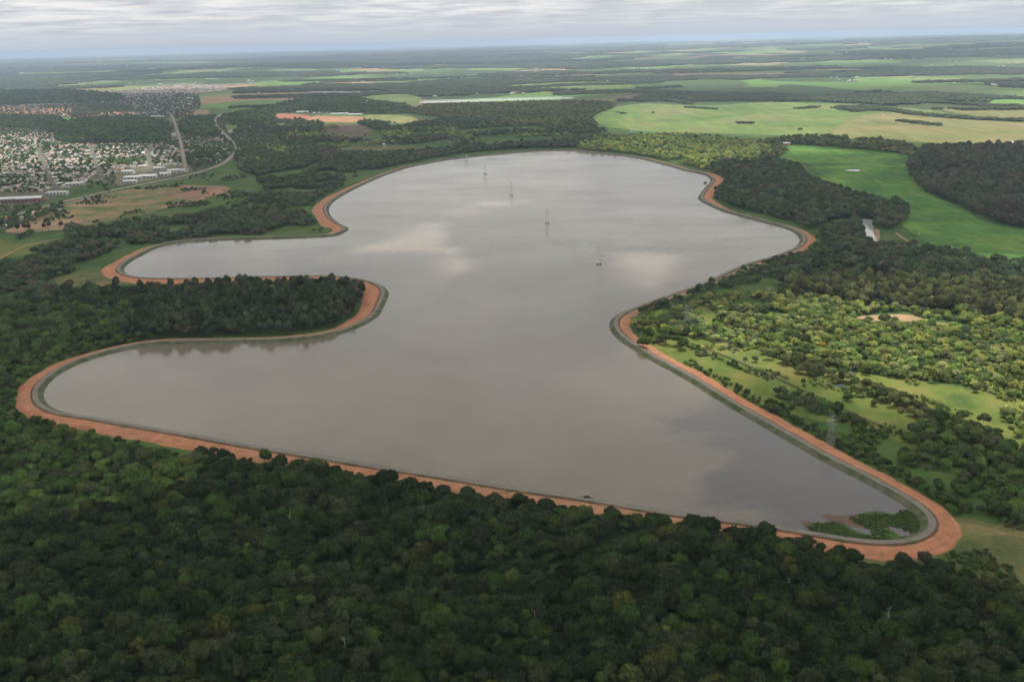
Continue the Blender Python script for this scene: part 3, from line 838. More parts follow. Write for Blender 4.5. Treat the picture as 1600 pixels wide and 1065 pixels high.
def crown_geo(seed, W, H, base, nl, leaves, leaf, core=ICO2, flat=0.75, lobe_r=0.34):
    """a crown of several lobes, each a lumpy core covered with leaf clumps -> verts, faces, leafvar per face"""
    rs = np.random.RandomState(seed)
    V = []; F = []; L = []
    nb = 0
    lobes = []
    for q in range(nl):
        a = q * 2.4 + rs.rand() * 0.8
        rad = math.sqrt((q + 0.3) / nl) * (W / 2) * (1 - lobe_r) * 1.05
        hgt = (1 - (rad / (W / 2)) ** 2 * (0.75 if H < W * 1.3 else 0.35 + 0.35 * rs.rand()))
        r = W * lobe_r * (0.6 + 0.75 * rs.rand()) * (0.85 + .25 * hgt)
        lobes.append((rad * math.cos(a) + rs.randn() * W * 0.05, rad * math.sin(a) + rs.randn() * W * 0.05, base + (H - base - r * flat) * (0.28 + 0.72 * hgt * (0.8 + 0.25 * rs.rand())), r))
    for (lx, ly, lz, r) in lobes:
        cv, cf = core
        n = 1 + 0.18 * np.sin(cv[:, 0] * 5 + rs.rand() * 6) * np.sin(cv[:, 1] * 5 + rs.rand() * 6) + 0.06 * rs.randn(len(cv))
        k_ = 0.88 if leaves else 1.0
        P = cv * n[:, None] * r * k_ * np.array([1, 1, flat]) + np.array([lx, ly, lz])
        V.append(P); F += [tuple(i + nb for i in f) for f in cf]; nb += len(P)
        lv = rs.rand() * 0.4
        L += list(np.clip((0.15 if leaves else 0.3) + lv * 0.6 + rs.rand(len(cf)) * (0.2 if leaves else 0.45), 0, 1))
        if leaves:
            nlv = int(leaves * (r / (W * lobe_r)) ** 2)
            u = rs.rand(nlv); z = 1 - 1.55 * u; ph = rs.rand(nlv) * 2 * math.pi
            s_ = np.sqrt(np.maximum(0, 1 - z * z))
            N = np.stack([s_ * np.cos(ph), s_ * np.sin(ph), z], 1)
            nn = 1 + 0.16 * np.sin(N[:, 0] * 5 + seed) * np.sin(N[:, 1] * 5 + lx)
            C = N * (r * (0.86 + 0.22 * rs.rand(nlv)) * nn)[:, None] * np.array([1, 1, flat]) + np.array([lx, ly, lz])
            N2 = N + rs.randn(nlv, 3) * 0.28; N2 /= np.linalg.norm(N2, axis=1)[:, None]
            T = np.cross(N2, rs.randn(nlv, 3)); T /= np.linalg.norm(T, axis=1)[:, None]
            B = np.cross(N2, T)
            out = rs.rand(nlv) < 0.14
            C = C + N * (out * r * 0.28 * rs.rand(nlv))[:, None]
            sz = leaf * (0.6 + 0.8 * rs.rand(nlv) + out * .5)[:, None]
            Q = np.stack([C - T * sz - B * sz * .6, C + T * sz - B * sz * .6 + N2 * sz * .2, C + T * sz * .7 + B * sz * .8, C - T * sz * .7 + B * sz * .7 + N2 * sz * .15], 1).reshape(-1, 3)
            V.append(Q)
            F += [(nb + 4 * i_, nb + 4 * i_ + 1, nb + 4 * i_ + 2, nb + 4 * i_ + 3) for i_ in range(nlv)]
            nb += 4 * nlv
            L += list(np.clip(0.3 + lv + rs.randn(nlv) * 0.2, 0, 1))
    return np.concatenate(V), F, np.array(L)


def trunk_geo(seed, H, r=0.35, limbs=5):
    rs = random.Random(seed); b = MB()
    top = H * 0.6
    b.bar((0, 0, -0.5), (0.2, 0.1, top), r, 7, r * 0.5)
    for q in range(limbs):
        a = q * 2.4 + rs.random(); z = top * (0.55 + 0.09 * q)
        L = H * 0.3
        b.bar((0.2 * z / top, 0.1 * z / top, z), (math.cos(a) * L * .7, math.sin(a) * L * .7, min(H * .85, z + L * .7)), r * 0.4, 5, r * 0.12)
    return b


# near-tree kinds: (W, H)
KIND = {}
specs = [  # name, W, H, base, lobes, leaves, leaf, flat, lobe_r
    ('broad', 11.0, 10.5, 3.0, 22, 100, 0.40, 0.85, 0.175),
    ('dome', 9.0, 9.5, 2.0, 15, 110, 0.38, 0.9, 0.20),
    ('spread', 13.5, 9.5, 4.0, 28, 85, 0.42, 0.75, 0.15),
    ('round', 7.0, 8.0, 1.5, 8, 160, 0.36, 0.9, 0.27),
    ('tall', 6.0, 15.0, 3.0, 15, 90, 0.40, 1.25, 0.24),
    ('bush', 5.0, 4.0, 0.3, 7, 120, 0.32, 0.8, 0.30),
    ('ragged', 10.0, 12.5, 3.0, 20, 80, 0.50, 1.05, 0.16),
]
for q, (nm, W, H, base, nl, lv, lf, fl, lr) in enumerate(specs):
    cvv, cff, cll = crown_geo(40 + q, W, H, base, nl, lv, lf, ICO2, fl, lr)
    KIND[nm] = dict(W=W, H=H, v=cvv, f=cff, l=cll, i=q, name=nm)
NEARK = [s[0] for s in specs]


def simple_crown(seed, W, H, nl, core=ICO1, flat=0.85):
    return crown_geo(seed, W, H, H * 0.2, nl, 0, 0, core, flat, 0.30)


# mid trees: lighter version (few leaves), far clumps: many crowns in one patch
MID = []
for q in range(4):
    W, H = [(9, 9), (7, 8), (11, 9), (7.5, 13)][q]
    MID.append(crown_geo(80 + q, W, H, 1.0, [8, 6, 10, 8][q], 34, 0.6, ICO1, [0.85, .9, .7, 1.1][q], .27))


def clump_geo(seed, S, n, h, w):
    rs = np.random.RandomState(seed)
    V = []; F = []; L = []; nb = 0
    for q in range(n):
        a = q * 2.4; rad = math.sqrt((q + .4) / n) * S / 2
        s_ = 0.7 + 0.6 * rs.rand()
        v, f, l = simple_crown(seed * 31 + q, w * s_, h * (0.75 + 0.5 * rs.rand()), 3, ICO1)
        v = v + np.array([rad * math.cos(a) + rs.randn() * w * .2, rad * math.sin(a) + rs.randn() * w * .2, 0])
        V.append(v); F += [tuple(i + nb for i in ff) for ff in f]; nb += len(v)
        L += list(np.clip(l * 0.7 + rs.rand() * 0.4 - .05, 0, 1))
    return np.concatenate(V), F, np.array(L)
CLUMP = [clump_geo(200 + q, 46, 15, 10, 12) for q in range(4)]
BIGCLUMP = [clump_geo(300 + q, 190, 34, 15, 36) for q in range(4)]


def geo_mesh(name, geo, material):
    v, f, l = geo
    me = bpy.data.meshes.new(name)
    me.from_pydata(v.tolist(), [], [tuple(map(int, a_)) for a_ in f])
    me.materials.append(material)
    at = me.attributes.new('leafvar', 'FLOAT', 'FACE'); at.data.foreach_set('value', l.astype(np.float32))
    return me


def scatter(name, label, cat, protos, pts, material, kind='stuff', group=None, tilt=0.0):
    """one object that carries its own prototype meshes and its points; a node tree sets the copies on the points.
    protos: list of (v, f, l[, face material index]); pts: x,y,z,rot,scale_xy,scale_z,proto,r,g,b"""
    if not len(pts): return None
    pts = np.asarray(pts, float)
    V = []; F = []; L = []; MI = []; pid = []
    nb = 0
    for kx, pr in enumerate(protos):
        V.append(pr[0]); F += [tuple(int(i_) + nb for i_ in f) for f in pr[1]]; L += list(pr[2]); nb += len(pr[0]); pid += [kx] * len(pr[0])
        MI += list(pr[3]) if len(pr) > 3 else [0] * len(pr[1])
    V.append(pts[:, :3]); npt = len(pts); n0 = nb
    me = bpy.data.meshes.new(name)
    me.from_pydata(np.concatenate(V).tolist(), [], F)
    for m_ in (material if isinstance(material, list) else [material]): me.materials.append(m_)
    me.polygons.foreach_set('material_index', np.array(MI, dtype=np.int32))
    def attr(nm, ty, dom, arr, fld='value'):
        a_ = me.attributes.new(nm, ty, dom); a_.data.foreach_set(fld, np.ascontiguousarray(arr).ravel())
    attr('leafvar', 'FLOAT', 'FACE', np.array(L, np.float32))
    attr('is_pt', 'INT', 'POINT', np.r_[np.zeros(n0), np.ones(npt)].astype(np.int32))
    attr('pid', 'INT', 'POINT', np.r_[np.array(pid), pts[:, 6]].astype(np.int32))
    z3 = np.zeros((n0, 3))
    attr('scl', 'FLOAT_VECTOR', 'POINT', np.concatenate([z3, pts[:, [4, 4, 5]]]).astype(np.float32), 'vector')
    attr('rotv', 'FLOAT_VECTOR', 'POINT', np.concatenate([z3, np.stack([np.sin(pts[:, 3] * 91.7) * tilt, np.cos(pts[:, 3] * 57.3) * tilt, pts[:, 3]], 1)]).astype(np.float32), 'vector')
    attr('tint', 'FLOAT_VECTOR', 'POINT', np.concatenate([z3, pts[:, 7:10]]).astype(np.float32), 'vector')
    ng = bpy.data.node_groups.new('scatter_' + name, 'GeometryNodeTree')
    ng.interface.new_socket('Geometry', in_out='INPUT', socket_type='NodeSocketGeometry')
    ng.interface.new_socket('Geometry', in_out='OUTPUT', socket_type='NodeSocketGeometry')
    N = ng.nodes; Lk = ng.links
    gi = N.new('NodeGroupInput'); go = N.new('NodeGroupOutput')
    def named(nm, ty):
        a_ = N.new('GeometryNodeInputNamedAttribute'); a_.data_type = ty; a_.inputs['Name'].default_value = nm
        return next(o_ for o_ in a_.outputs if o_.enabled and o_.name == 'Attribute')
    def eq(sock, val):
        c_ = N.new('FunctionNodeCompare'); c_.data_type = 'INT'; c_.operation = 'EQUAL'
        ins = [i_ for i_ in c_.inputs if i_.enabled]
        Lk.new(sock, ins[0]); ins[1].default_value = val
        return c_.outputs[0]
    s1 = N.new('GeometryNodeSeparateGeometry'); s1.domain = 'POINT'
    Lk.new(gi.outputs[0], s1.inputs[0]); Lk.new(eq(named('is_pt', 'INT'), 1), s1.inputs[1])
    jn = N.new('GeometryNodeJoinGeometry')
    for kx in range(len(protos)):
        s2 = N.new('GeometryNodeSeparateGeometry'); s2.domain = 'POINT'
        Lk.new(s1.outputs[1], s2.inputs[0]); Lk.new(eq(named('pid', 'INT'), kx), s2.inputs[1])
        ip = N.new('GeometryNodeInstanceOnPoints')
        Lk.new(s1.outputs[0], ip.inputs['Points']); Lk.new(eq(named('pid', 'INT'), kx), ip.inputs['Selection'])
        Lk.new(s2.outputs[0], ip.inputs['Instance'])
        e2r = N.new('FunctionNodeEulerToRotation'); Lk.new(named('rotv', 'FLOAT_VECTOR'), e2r.inputs[0])
        Lk.new(e2r.outputs[0], ip.inputs['Rotation']); Lk.new(named('scl', 'FLOAT_VECTOR'), ip.inputs['Scale'])
        Lk.new(ip.outputs[0], jn.inputs[0])
    Lk.new(jn.outputs[0], go.inputs[0])
    ob = bpy.data.objects.new(name, me); COL.objects.link(ob)
    md = ob.modifiers.new('scatter', 'NODES'); md.node_group = ng
    set_props(ob, label, cat, group, kind)
    return ob


# ------------------------------------------------------------------ where trees stand
TINTS = {
    'forest': [(0.030, 0.060, 0.014), (0.024, 0.048, 0.013), (0.040, 0.078, 0.015), (0.050, 0.066, 0.028), (0.034, 0.052, 0.020), (0.058, 0.080, 0.022), (0.020, 0.042, 0.012)],
    'scrub': [(0.069, 0.131, 0.030), (0.055, 0.108, 0.027), (0.084, 0.122, 0.043), (0.095, 0.161, 0.037), (0.077, 0.099, 0.046)],
    'grove': [(0.075, 0.097, 0.049), (0.060, 0.083, 0.040), (0.092, 0.100, 0.060), (0.049, 0.077, 0.030), (0.047, 0.083, 0.030)],
    'bright': [(0.229, 0.320, 0.083), (0.183, 0.275, 0.073), (0.301, 0.348, 0.101), (0.275, 0.301, 0.137), (0.128, 0.211, 0.065), (0.338, 0.366, 0.110), (0.110, 0.165, 0.065)],
    'reed': [(0.200, 0.275, 0.112), (0.175, 0.250, 0.088), (0.213, 0.250, 0.075)],
    'river': [(0.129, 0.162, 0.054), (0.101, 0.134, 0.047), (0.151, 0.168, 0.067), (0.073, 0.103, 0.036), (0.157, 0.168, 0.073)],
    'dark': [(0.076, 0.129, 0.053), (0.065, 0.109, 0.045), (0.104, 0.135, 0.073), (0.117, 0.117, 0.076)],
    'brownish': [(0.101, 0.095, 0.065), (0.082, 0.082, 0.054), (0.069, 0.101, 0.044), (0.110, 0.106, 0.073), (0.058, 0.091, 0.037)],
    'far': [(0.050, 0.075, 0.035), (0.040, 0.062, 0.030), (0.062, 0.085, 0.040), (0.045, 0.070, 0.027)],
}
LITEYELLOW = [(0.13, 0.15, 0.03), (0.10, 0.14, 0.03)]
rng = np.random.RandomState(11)


def water_or_bank(x, y, extra=0.0):
    d = dist_line(x, y, shore[::3])
    ins = inpoly(x, y, shore[::2])
    wl = np.full(x.shape, 14.0)
    # nearest bench width
    bad = ins.copy()
    near = (~ins) & (d < 45)
    if near.any():
        idx = np.argmin((x[near][:, None] - shore[None, ::3, 0]) ** 2 + (y[near][:, None] - shore[None, ::3, 1]) ** 2, axis=1)
        bad[near] = d[near] < (11.4 + WID[::3][idx] + 1.5 + extra)
    return bad


def zone_points(pts, spacing, prob=1.0, noise=None, extra=2.0, avoid=True, jitter=0.5, seed=0):
    P = catmull(GP(pts), 4)
    lo = P.min(0); hi = P.max(0)
    nxp = int((hi[0] - lo[0]) / spacing) + 1; nyp = int((hi[1] - lo[1]) / spacing) + 1
    gx_, gy_ = np.meshgrid(np.arange(nxp), np.arange(nyp), indexing='ij')
    x = lo[0] + (gx_ + 0.5 * (gy_ % 2)).ravel() * spacing; y = lo[1] + gy_.ravel() * spacing * 0.95
    x = x + rng.uniform(-jitter, jitter, x.shape) * spacing; y = y + rng.uniform(-jitter, jitter, y.shape) * spacing
    kp = inpoly(x, y, P) & (rng.rand(len(x)) < prob)
    if noise:
        sc_, th = noise[:2]
        kp &= vnoise(x, y, sc_, 3, noise[2] if len(noise) > 2 else 0) > th  # uneven cover
    x = x[kp]; y = y[kp]
    if avoid and len(x):
        b_ = water_or_bank(x, y, extra); x = x[~b_]; y = y[~b_]
        bad = np.zeros(len(x), bool)
        for r_ in RO:
            lo_ = r_.min(0) - 12; hi_ = r_.max(0) + 12
            s_ = (x > lo_[0]) & (x < hi_[0]) & (y > lo_[1]) & (y < hi_[1])
            if s_.any():
                bad[s_] |= dist_line(x[s_], y[s_], r_, False) < 9
        for w_ in WP:
            lo_ = w_.min(0) - 3; hi_ = w_.max(0) + 3
            s_ = (x > lo_[0]) & (x < hi_[0]) & (y > lo_[1]) & (y < hi_[1])
            if s_.any():
                bad[s_] |= inpoly(x[s_], y[s_], w_) | (dist_line(x[s_], y[s_], w_) < 6)
        x = x[~bad]; y = y[~bad]
    return x, y


TREES = []   # dicts of arrays for near trees
def zone(name, pts, spacing, kinds, tint, size=(0.8, 1.25), prob=1.0, noise=None, holes=(), yellow=0.0, extra=2.0, hscale=1.0, tscale=60):
    x, y = zone_points(pts, spacing, prob, noise, extra)
    for h in holes:
        hp = catmull(GP(h), 4); b_ = inpoly(x, y, hp); x = x[~b_]; y = y[~b_]
    n = len(x)
    if n == 0: return
    tt = np.array(TINTS[tint])
    # neighbouring trees often share a kind: choose by noise plus chance
    f = vnoise(x, y, tscale, 2, 40) * 2.2 + rng.rand(n) * 0.9
    ti = (f * len(tt) / 1.3).astype(int) % len(tt)
    col = tt[ti] * (0.62 + 0.76 * rng.rand(n) ** 1.3)[:, None]
    if yellow:
        s_ = rng.rand(n) < yellow
        col[s_] = np.array(LITEYELLOW)[rng.randint(0, 2, s_.sum())] * (0.6 if tint == 'forest' else 1)
    kk = np.array([NEARK.index(k_) for k_ in kinds])
    ki = kk[(vnoise(x, y, tscale * .6, 2, 41) * 2 * len(kk) + rng.rand(n) * len(kk)).astype(int) % len(kk)]
    s = rng.uniform(size[0], size[1], n)
    s *= 0.85 + 0.4 * vnoise(x, y, 45, 2, 42)
    if name in ('forest', 'near_scrub', 'scrub', 'wood'):
        ds = dist_line(x, y, shore[::3]); s *= np.where(ds < 48, np.where((x > -190) & (y < 700) & (x < 200), 1.0, 0.7), 1.0)
    if name == 'forest':
        lowb = dist_line(x, y, shore[::3]) < 60
        ki = np.where(lowb & np.isin(ki, [NEARK.index('tall'), NEARK.index('ragged')]), NEARK.index('round'), ki)
    TREES.append(dict(zone=name, x=x, y=y, s=s, sz=s * rng.uniform(.7, 1.4, n) * hscale, k=ki, c=col, r=rng.rand(n) * 6.28))


CL1 = [(95, 925), (130, 895), (165, 868), (205, 862), (190, 895), (150, 925), (110, 955)]
CL2 = [(850, 905), (880, 875), (930, 850), (985, 828), (1010, 838), (965, 880), (900, 910)]
zone('forest', [(-250, 640), (0, 650), (40, 655), (180, 690), (400, 722), (700, 775), (980, 815), (1200, 845), (1300, 868), (1350, 885), (1420, 905), (1520, 935), (1640, 955), (1850, 985), (1950, 1230), (-350, 1230)],
     6.3, ['broad', 'dome', 'spread', 'round', 'ragged', 'broad', 'dome', 'tall'], 'forest', (0.5, 1.12), holes=[CL1, CL2, [(-200, 640), (200, 690), (330, 740), (180, 800), (-200, 830)]], yellow=0.02, extra=0.0)
zone('forest', [(-200, 640), (0, 650), (60, 662), (200, 694), (330, 740), (180, 800), (-200, 830)], 6.0, ['round', 'dome', 'bush', 'broad'], 'scrub', (0.55, 1.0), yellow=0.02, extra=3.5)
# bushes in the clearings
zone('bush', CL1, 3.6, ['bush', 'bush', 'round'], 'forest', (0.3, 0.8), prob=.8)
zone('bush', CL2, 3.6, ['bush'], 'forest', (0.25, 0.7), noise=(30, .45, 31))
# peninsula grove
zone('grove', [(200, 466), (300, 454), (420, 451.5), (545, 451), (575, 460), (572, 480), (550, 500), (500, 515), (420, 524), (330, 527), (240, 530), (190, 520), (240, 490)],
     5.6, ['tall', 'ragged', 'tall', 'tall', 'tall'], 'grove', (0.65, 1.1), extra=3.0, hscale=1.05)
# west scrub south of grove
zone('scrub', [(-150, 640), (-150, 500), (0, 485), (120, 470), (240, 470), (230, 500), (190, 520), (240, 530), (180, 555), (110, 575), (60, 605), (40, 650)], 6.5, ['round', 'bush', 'dome', 'broad'], 'scrub', (0.6, 1.15), noise=(55, .30, 3), extra=1)
# north of lower lobe, between, west
zone('scrub', [(-150, 500), (-150, 400), (0, 412), (70, 392), (150, 375), (240, 366), (300, 362), (330, 372), (235, 382), (180, 405), (160, 425), (175, 446), (200, 462), (240, 470), (120, 472)], 7.5, ['round', 'dome', 'broad', 'bush'], 'dark', (0.75, 1.2), noise=(70, .43, 5),
     holes=[[(70, 440), (110, 428), (170, 425), (180, 440), (200, 446), (130, 452), (70, 452)]], extra=3)
zone('grove', [(30, 474), (100, 462), (180, 460), (230, 465), (250, 475), (200, 482), (120, 488)], 8, ['tall', 'ragged', 'broad'], 'grove', (0.8, 1.1), extra=5)
zone('scrub', [(30, 372), (120, 355), (220, 350), (330, 335), (420, 300), (500, 262), (540, 260), (560, 275), (520, 300), (488, 320), (485, 340), (515, 356), (480, 365), (400, 367), (300, 366), (200, 372), (60, 385)], 8.5,
     ['round', 'dome', 'broad'], 'dark', (0.7, 1.15), noise=(70, .46, 6), extra=6)
zone('scrub', [(400, 270), (430, 250), (520, 244), (600, 252), (640, 246), (620, 258), (540, 275), (480, 290), (420, 300)], 9, ['round', 'dome', 'broad'], 'dark', (0.8, 1.2), noise=(70, .46, 7), extra=4)
# east: dark wood, river woods, light scrub
zone('wood', [(1115, 262), (1180, 250), (1240, 262), (1280, 290), (1340, 310), (1410, 325), (1412, 345), (1385, 360), (1340, 340), (1300, 345), (1265, 360), (1230, 345), (1130, 318), (1105, 305), (1125, 285)],
     9.0, ['broad', 'dome', 'ragged'], 'dark', (0.9, 1.3), extra=3)
zone('wood', [(1260, 395), (1275, 370), (1310, 348), (1350, 352), (1360, 380), (1420, 385), (1480, 400), (1600, 415), (1760, 420), (1760, 455), (1500, 450), (1300, 440), (1180, 450), (1110, 455), (1060, 478), (1010, 492), (1000, 486), (1100, 448), (1180, 420), (1240, 400)],
     8.5, ['broad', 'dome', 'ragged', 'round'], 'dark', (0.8, 1.2), extra=3, noise=(70, .28, 8))
zone('river_wood', [(1230, 462), (1300, 470), (1350, 478), (1420, 482), (1500, 492), (1600, 505), (1760, 515), (1760, 440), (1600, 448), (1450, 446), (1300, 444), (1230, 448)],
     6.4, ['tall', 'ragged', 'broad', 'tall'], 'river', (0.85, 1.2), extra=3)
zone('scrub_light', [(1010, 512), (1070, 480), (1120, 458), (1230, 462), (1330, 478), (1330, 500), (1450, 512), (1600, 528), (1760, 530), (1760, 640), (1600, 625), (1500, 600), (1400, 590), (1280, 570), (1190, 548), (1100, 530)],
     3.9, ['round', 'bush', 'dome', 'bush', 'bush', 'ragged'], 'bright', (0.3, 0.9), noise=(60, .31, 9), hscale=.85, extra=3, holes=[[(1085, 485), (1100, 478), (1125, 500), (1150, 520), (1140, 524), (1100, 505)]], yellow=.02)
zone('reed', [(1330, 515), (1600, 535), (1760, 560), (1760, 640), (1600, 625), (1480, 600), (1300, 560), (1200, 540)], 2.8, ['bush'], 'reed', (0.25, 0.55), noise=(45, .52, 10))
zone('tree_row', [(1190, 545), (1215, 552), (1290, 582), (1350, 605), (1420, 630), (1470, 655), (1600, 705), (1600, 712), (1460, 668), (1400, 640), (1330, 612), (1260, 585), (1200, 560)], 6.5, ['round', 'dome', 'bush'], 'river', (0.7, 1.05), prob=.9)
zone('near_scrub', [(985, 520), (1000, 500), (1060, 500), (1075, 520), (1040, 535), (1010, 545)], 7.5, ['round', 'dome', 'broad'], 'bright', (0.7, 1.1), extra=4)
zone('near_scrub', [(1050, 560), (1075, 572), (1160, 622), (1250, 672), (1350, 725), (1440, 780), (1490, 805), (1510, 795), (1425, 748), (1330, 698), (1240, 650), (1150, 603), (1080, 566)], 4.4, ['round', 'bush', 'bush', 'dome'], 'scrub', (0.4, 0.9), extra=1.0, noise=(40, .30, 11))
zone('near_scrub', [(1060, 533), (1090, 535), (1200, 577), (1330, 638), (1420, 678), (1410, 686), (1320, 652), (1190, 592), (1080, 547)], 4.0, ['bush'], 'scrub', (0.2, 0.6), noise=(30, .50, 71))
SAND = [(1330, 497), (1365, 489), (1420, 488), (1445, 497), (1500, 506), (1560, 513), (1600, 518), (1590, 525), (1500, 514), (1440, 507), (1360, 503)]
zone('scrub_light', [(1230, 466), (1350, 478), (1500, 490), (1760, 510), (1760, 535), (1600, 530), (1450, 516), (1330, 506), (1260, 490)], 5.0, ['round', 'bush', 'dome'], 'bright', (0.4, 0.9), holes=[SAND], extra=2, noise=(40, .25, 72))
zone('near_scrub', [(1210, 610), (1270, 618), (1340, 640), (1420, 680), (1400, 690), (1300, 655), (1220, 625)], 5.5, ['round', 'bush', 'dome'], 'scrub', (0.4, 0.9), noise=(40, .50, 12))
zone('wood', [(1410, 690), (1440, 660), (1500, 650), (1560, 680), (1600, 720), (1700, 745), (1700, 800), (1560, 810), (1480, 805), (1430, 770), (1360, 730), (1400, 720)], 6.8, ['round', 'dome', 'broad', 'bush'], 'scrub', (0.5, 1.0), noise=(55, .45, 13),
     holes=[[(1500, 790), (1550, 745), (1580, 730), (1600, 735), (1580, 770), (1530, 800)]])
zone('wood', [(1560, 640), (1640, 650), (1760, 680), (1760, 740), (1620, 710)], 6.8, ['round', 'bush'], 'bright', (0.6, 1.0), noise=(60, .36, 14))
zone('bush', [(1380, 890), (1440, 880), (1480, 900), (1600, 935), (1500, 930), (1400, 910)], 8, ['dome', 'round', 'bush'], 'forest', (0.7, 1.0), prob=.8)
zone('bush', [(1470, 870), (1600, 850), (1700, 880), (1700, 970), (1540, 940), (1400, 905)], 3.2, ['bush'], 'scrub', (0.12, 0.6), noise=(30, .61, 20))
zone('bush', [(1040, 540), (1300, 610), (1600, 700), (1750, 740), (1750, 640), (1400, 580), (1200, 540)], 4.5, ['bush'], 'bright', (0.15, 0.75), noise=(38, .60, 17))
zone('bush', [(1150, 620), (1260, 640), (1420, 680), (1480, 720), (1600, 720), (1700, 760), (1700, 830), (1480, 812), (1380, 760), (1250, 690)], 4.6, ['bush', 'round'], 'scrub', (0.2, 0.75), noise=(45, .50, 18))
zone('bush', [(-80, 350), (60, 350), (95, 320), (160, 304), (250, 291), (440, 268), (500, 268), (560, 262), (490, 325), (420, 350), (200, 350)], 9, ['bush', 'round'], 'dark', (0.3, 0.9), noise=(70, .66, 19))
zone('bush', [(1060, 545), (1300, 620), (1600, 720), (1700, 680), (1400, 600), (1200, 560)], 22, ['bush', 'round'], 'scrub', (0.4, 0.8), prob=.4)

T = {k_: np.concatenate([z_[k_] for z_ in TREES]) for k_ in ('x', 'y', 's', 'sz', 'k', 'c', 'r')}
T['zone'] = np.concatenate([[z_['zone']] * len(z_['x']) for z_ in TREES])
D = np.sqrt(T['x'] ** 2 + T['y'] ** 2 + 300 ** 2)
WK = np.array([s_[1] for s_ in specs]); HK = np.array([s_[2] for s_ in specs])
u_, v_ = PX(T['x'], T['y'], HK[T['k']] * T['sz'] * .6)
infr = (u_ > 6) & (u_ < 1594) & (v_ > 0) & (v_ < 1058)
size = WK[T['k']] * T['s'] / D * infr
order = np.argsort(-size)
is_bush = np.isin(T['k'], [NEARK.index('bush')])
NEAR_N = 270
near_sel = [i_ for i_ in order if not is_bush[i_]][:NEAR_N]
nearset = np.zeros(len(T['x']), bool); nearset[near_sel] = True
u2, v2 = PX(T['x'], T['y'], 8.0)

crown_me = {nm: geo_mesh('crown', (KIND[nm]['v'], KIND[nm]['f'], KIND[nm]['l']), M_LEAF) for nm in NEARK}
trunk_me = {}
for nm in NEARK:
    b = trunk_geo(5, KIND[nm]['H'] * .85)
    to = b.obj('trunk', M_BARK); trunk_me[nm] = to.data
    bpy.data.objects.remove(to)


def link(name, me, parent=None):
    o_ = bpy.data.objects.new(name, me); COL.objects.link(o_)
    if parent is not None: o_.parent = parent
    return o_


def colour_word(c):
    r_, g_, b_ = c
    if r_ > 0.75 * g_ and g_ > 0.06: return 'olive green'
    if r_ > 0.72 * g_: return 'dull grey-green'
    if g_ > 0.075: return 'fresh green'
    if g_ < 0.045: return 'blackish green'
    return 'deep green'
SHAPE = {'broad': 'broad-crowned tree', 'dome': 'dome-shaped tree', 'spread': 'wide spreading tree', 'round': 'small round tree', 'tall': 'tall narrow tree', 'bush': 'low bush', 'ragged': 'ragged-topped tree'}


def tree(nm, x, y, z, s, sz, rz, tint, label, cat='tree', group=None, name='broadleaf_tree'):
    e_ = empty(name, (x, y, z), rz, (s, s, sz))
    set_props(e_, label, cat, group)
    c_ = link('crown', crown_me[nm], e_); c_['tint'] = [float(q_) for q_ in tint]
    c_.rotation_euler = (math.sin(rz * 91.7) * .2, math.cos(rz * 57.3) * .2, 0)
    link('trunk', trunk_me[nm], e_)
    return e_


def area_word(u, v):
    col = 'far left' if u < 180 else 'left' if u < 480 else 'centre-left' if u < 760 else 'centre-right' if u < 1040 else 'right' if u < 1340 else 'far right'
    row = 'bottom edge' if v > 990 else 'lower rows' if v > 900 else 'upper rows'
    return f'at the {row} of the forest, {col}'
for i_ in near_sel:
    nm = NEARK[T['k'][i_]]
    lab = f"{colour_word(T['c'][i_])} {SHAPE[nm]} {area_word(u2[i_], v2[i_])}"
    tree(nm, T['x'][i_], T['y'][i_], 0, T['s'][i_], T['sz'][i_], T['r'][i_], T['c'][i_], lab, group='trees of the near forest')

ZL = {'forest': ('forest', 'dense dark green forest filling the foreground below the reservoir dam'),
      'grove': ('grove', 'tall grey-green grove on the tongue of land between the two left bays'),
      'scrub': ('scrubland', 'dark scrub and low woods west of the reservoir'),
      'wood': ('woodland', 'dark woods east of the reservoir beyond the red earth bank'),
      'river_wood': ('river_woodland', 'band of tall sunlit trees above the sandbars on the right'),
      'scrub_light': ('light_scrub', 'bright green scrub below the sandbars on the right'),
      'reed': ('reed_bed', 'pale green reeds between scrub and meadow on the right'),
      'tree_row': ('hedgerow_trees', 'diagonal line of round trees crossing the sunny meadow'),
      'near_scrub': ('bank_scrub', 'bushes growing along the foot of the eastern red bank'),
      'bush': ('bushes', 'scattered low bushes on rough grass and in clearings')}
protos = [(KIND[nm]['v'], KIND[nm]['f'], KIND[nm]['l']) for nm in NEARK]
for zn, (nm, lab) in ZL.items():
    s_ = (T['zone'] == zn) & ~nearset
    P = np.stack([T['x'][s_], T['y'][s_], np.zeros(s_.sum()), T['r'][s_], T['s'][s_], T['sz'][s_], T['k'][s_], *T['c'][s_].T], 1)
    scatter(nm, lab, 'vegetation', protos, P, M_LEAF, tilt=0.26)

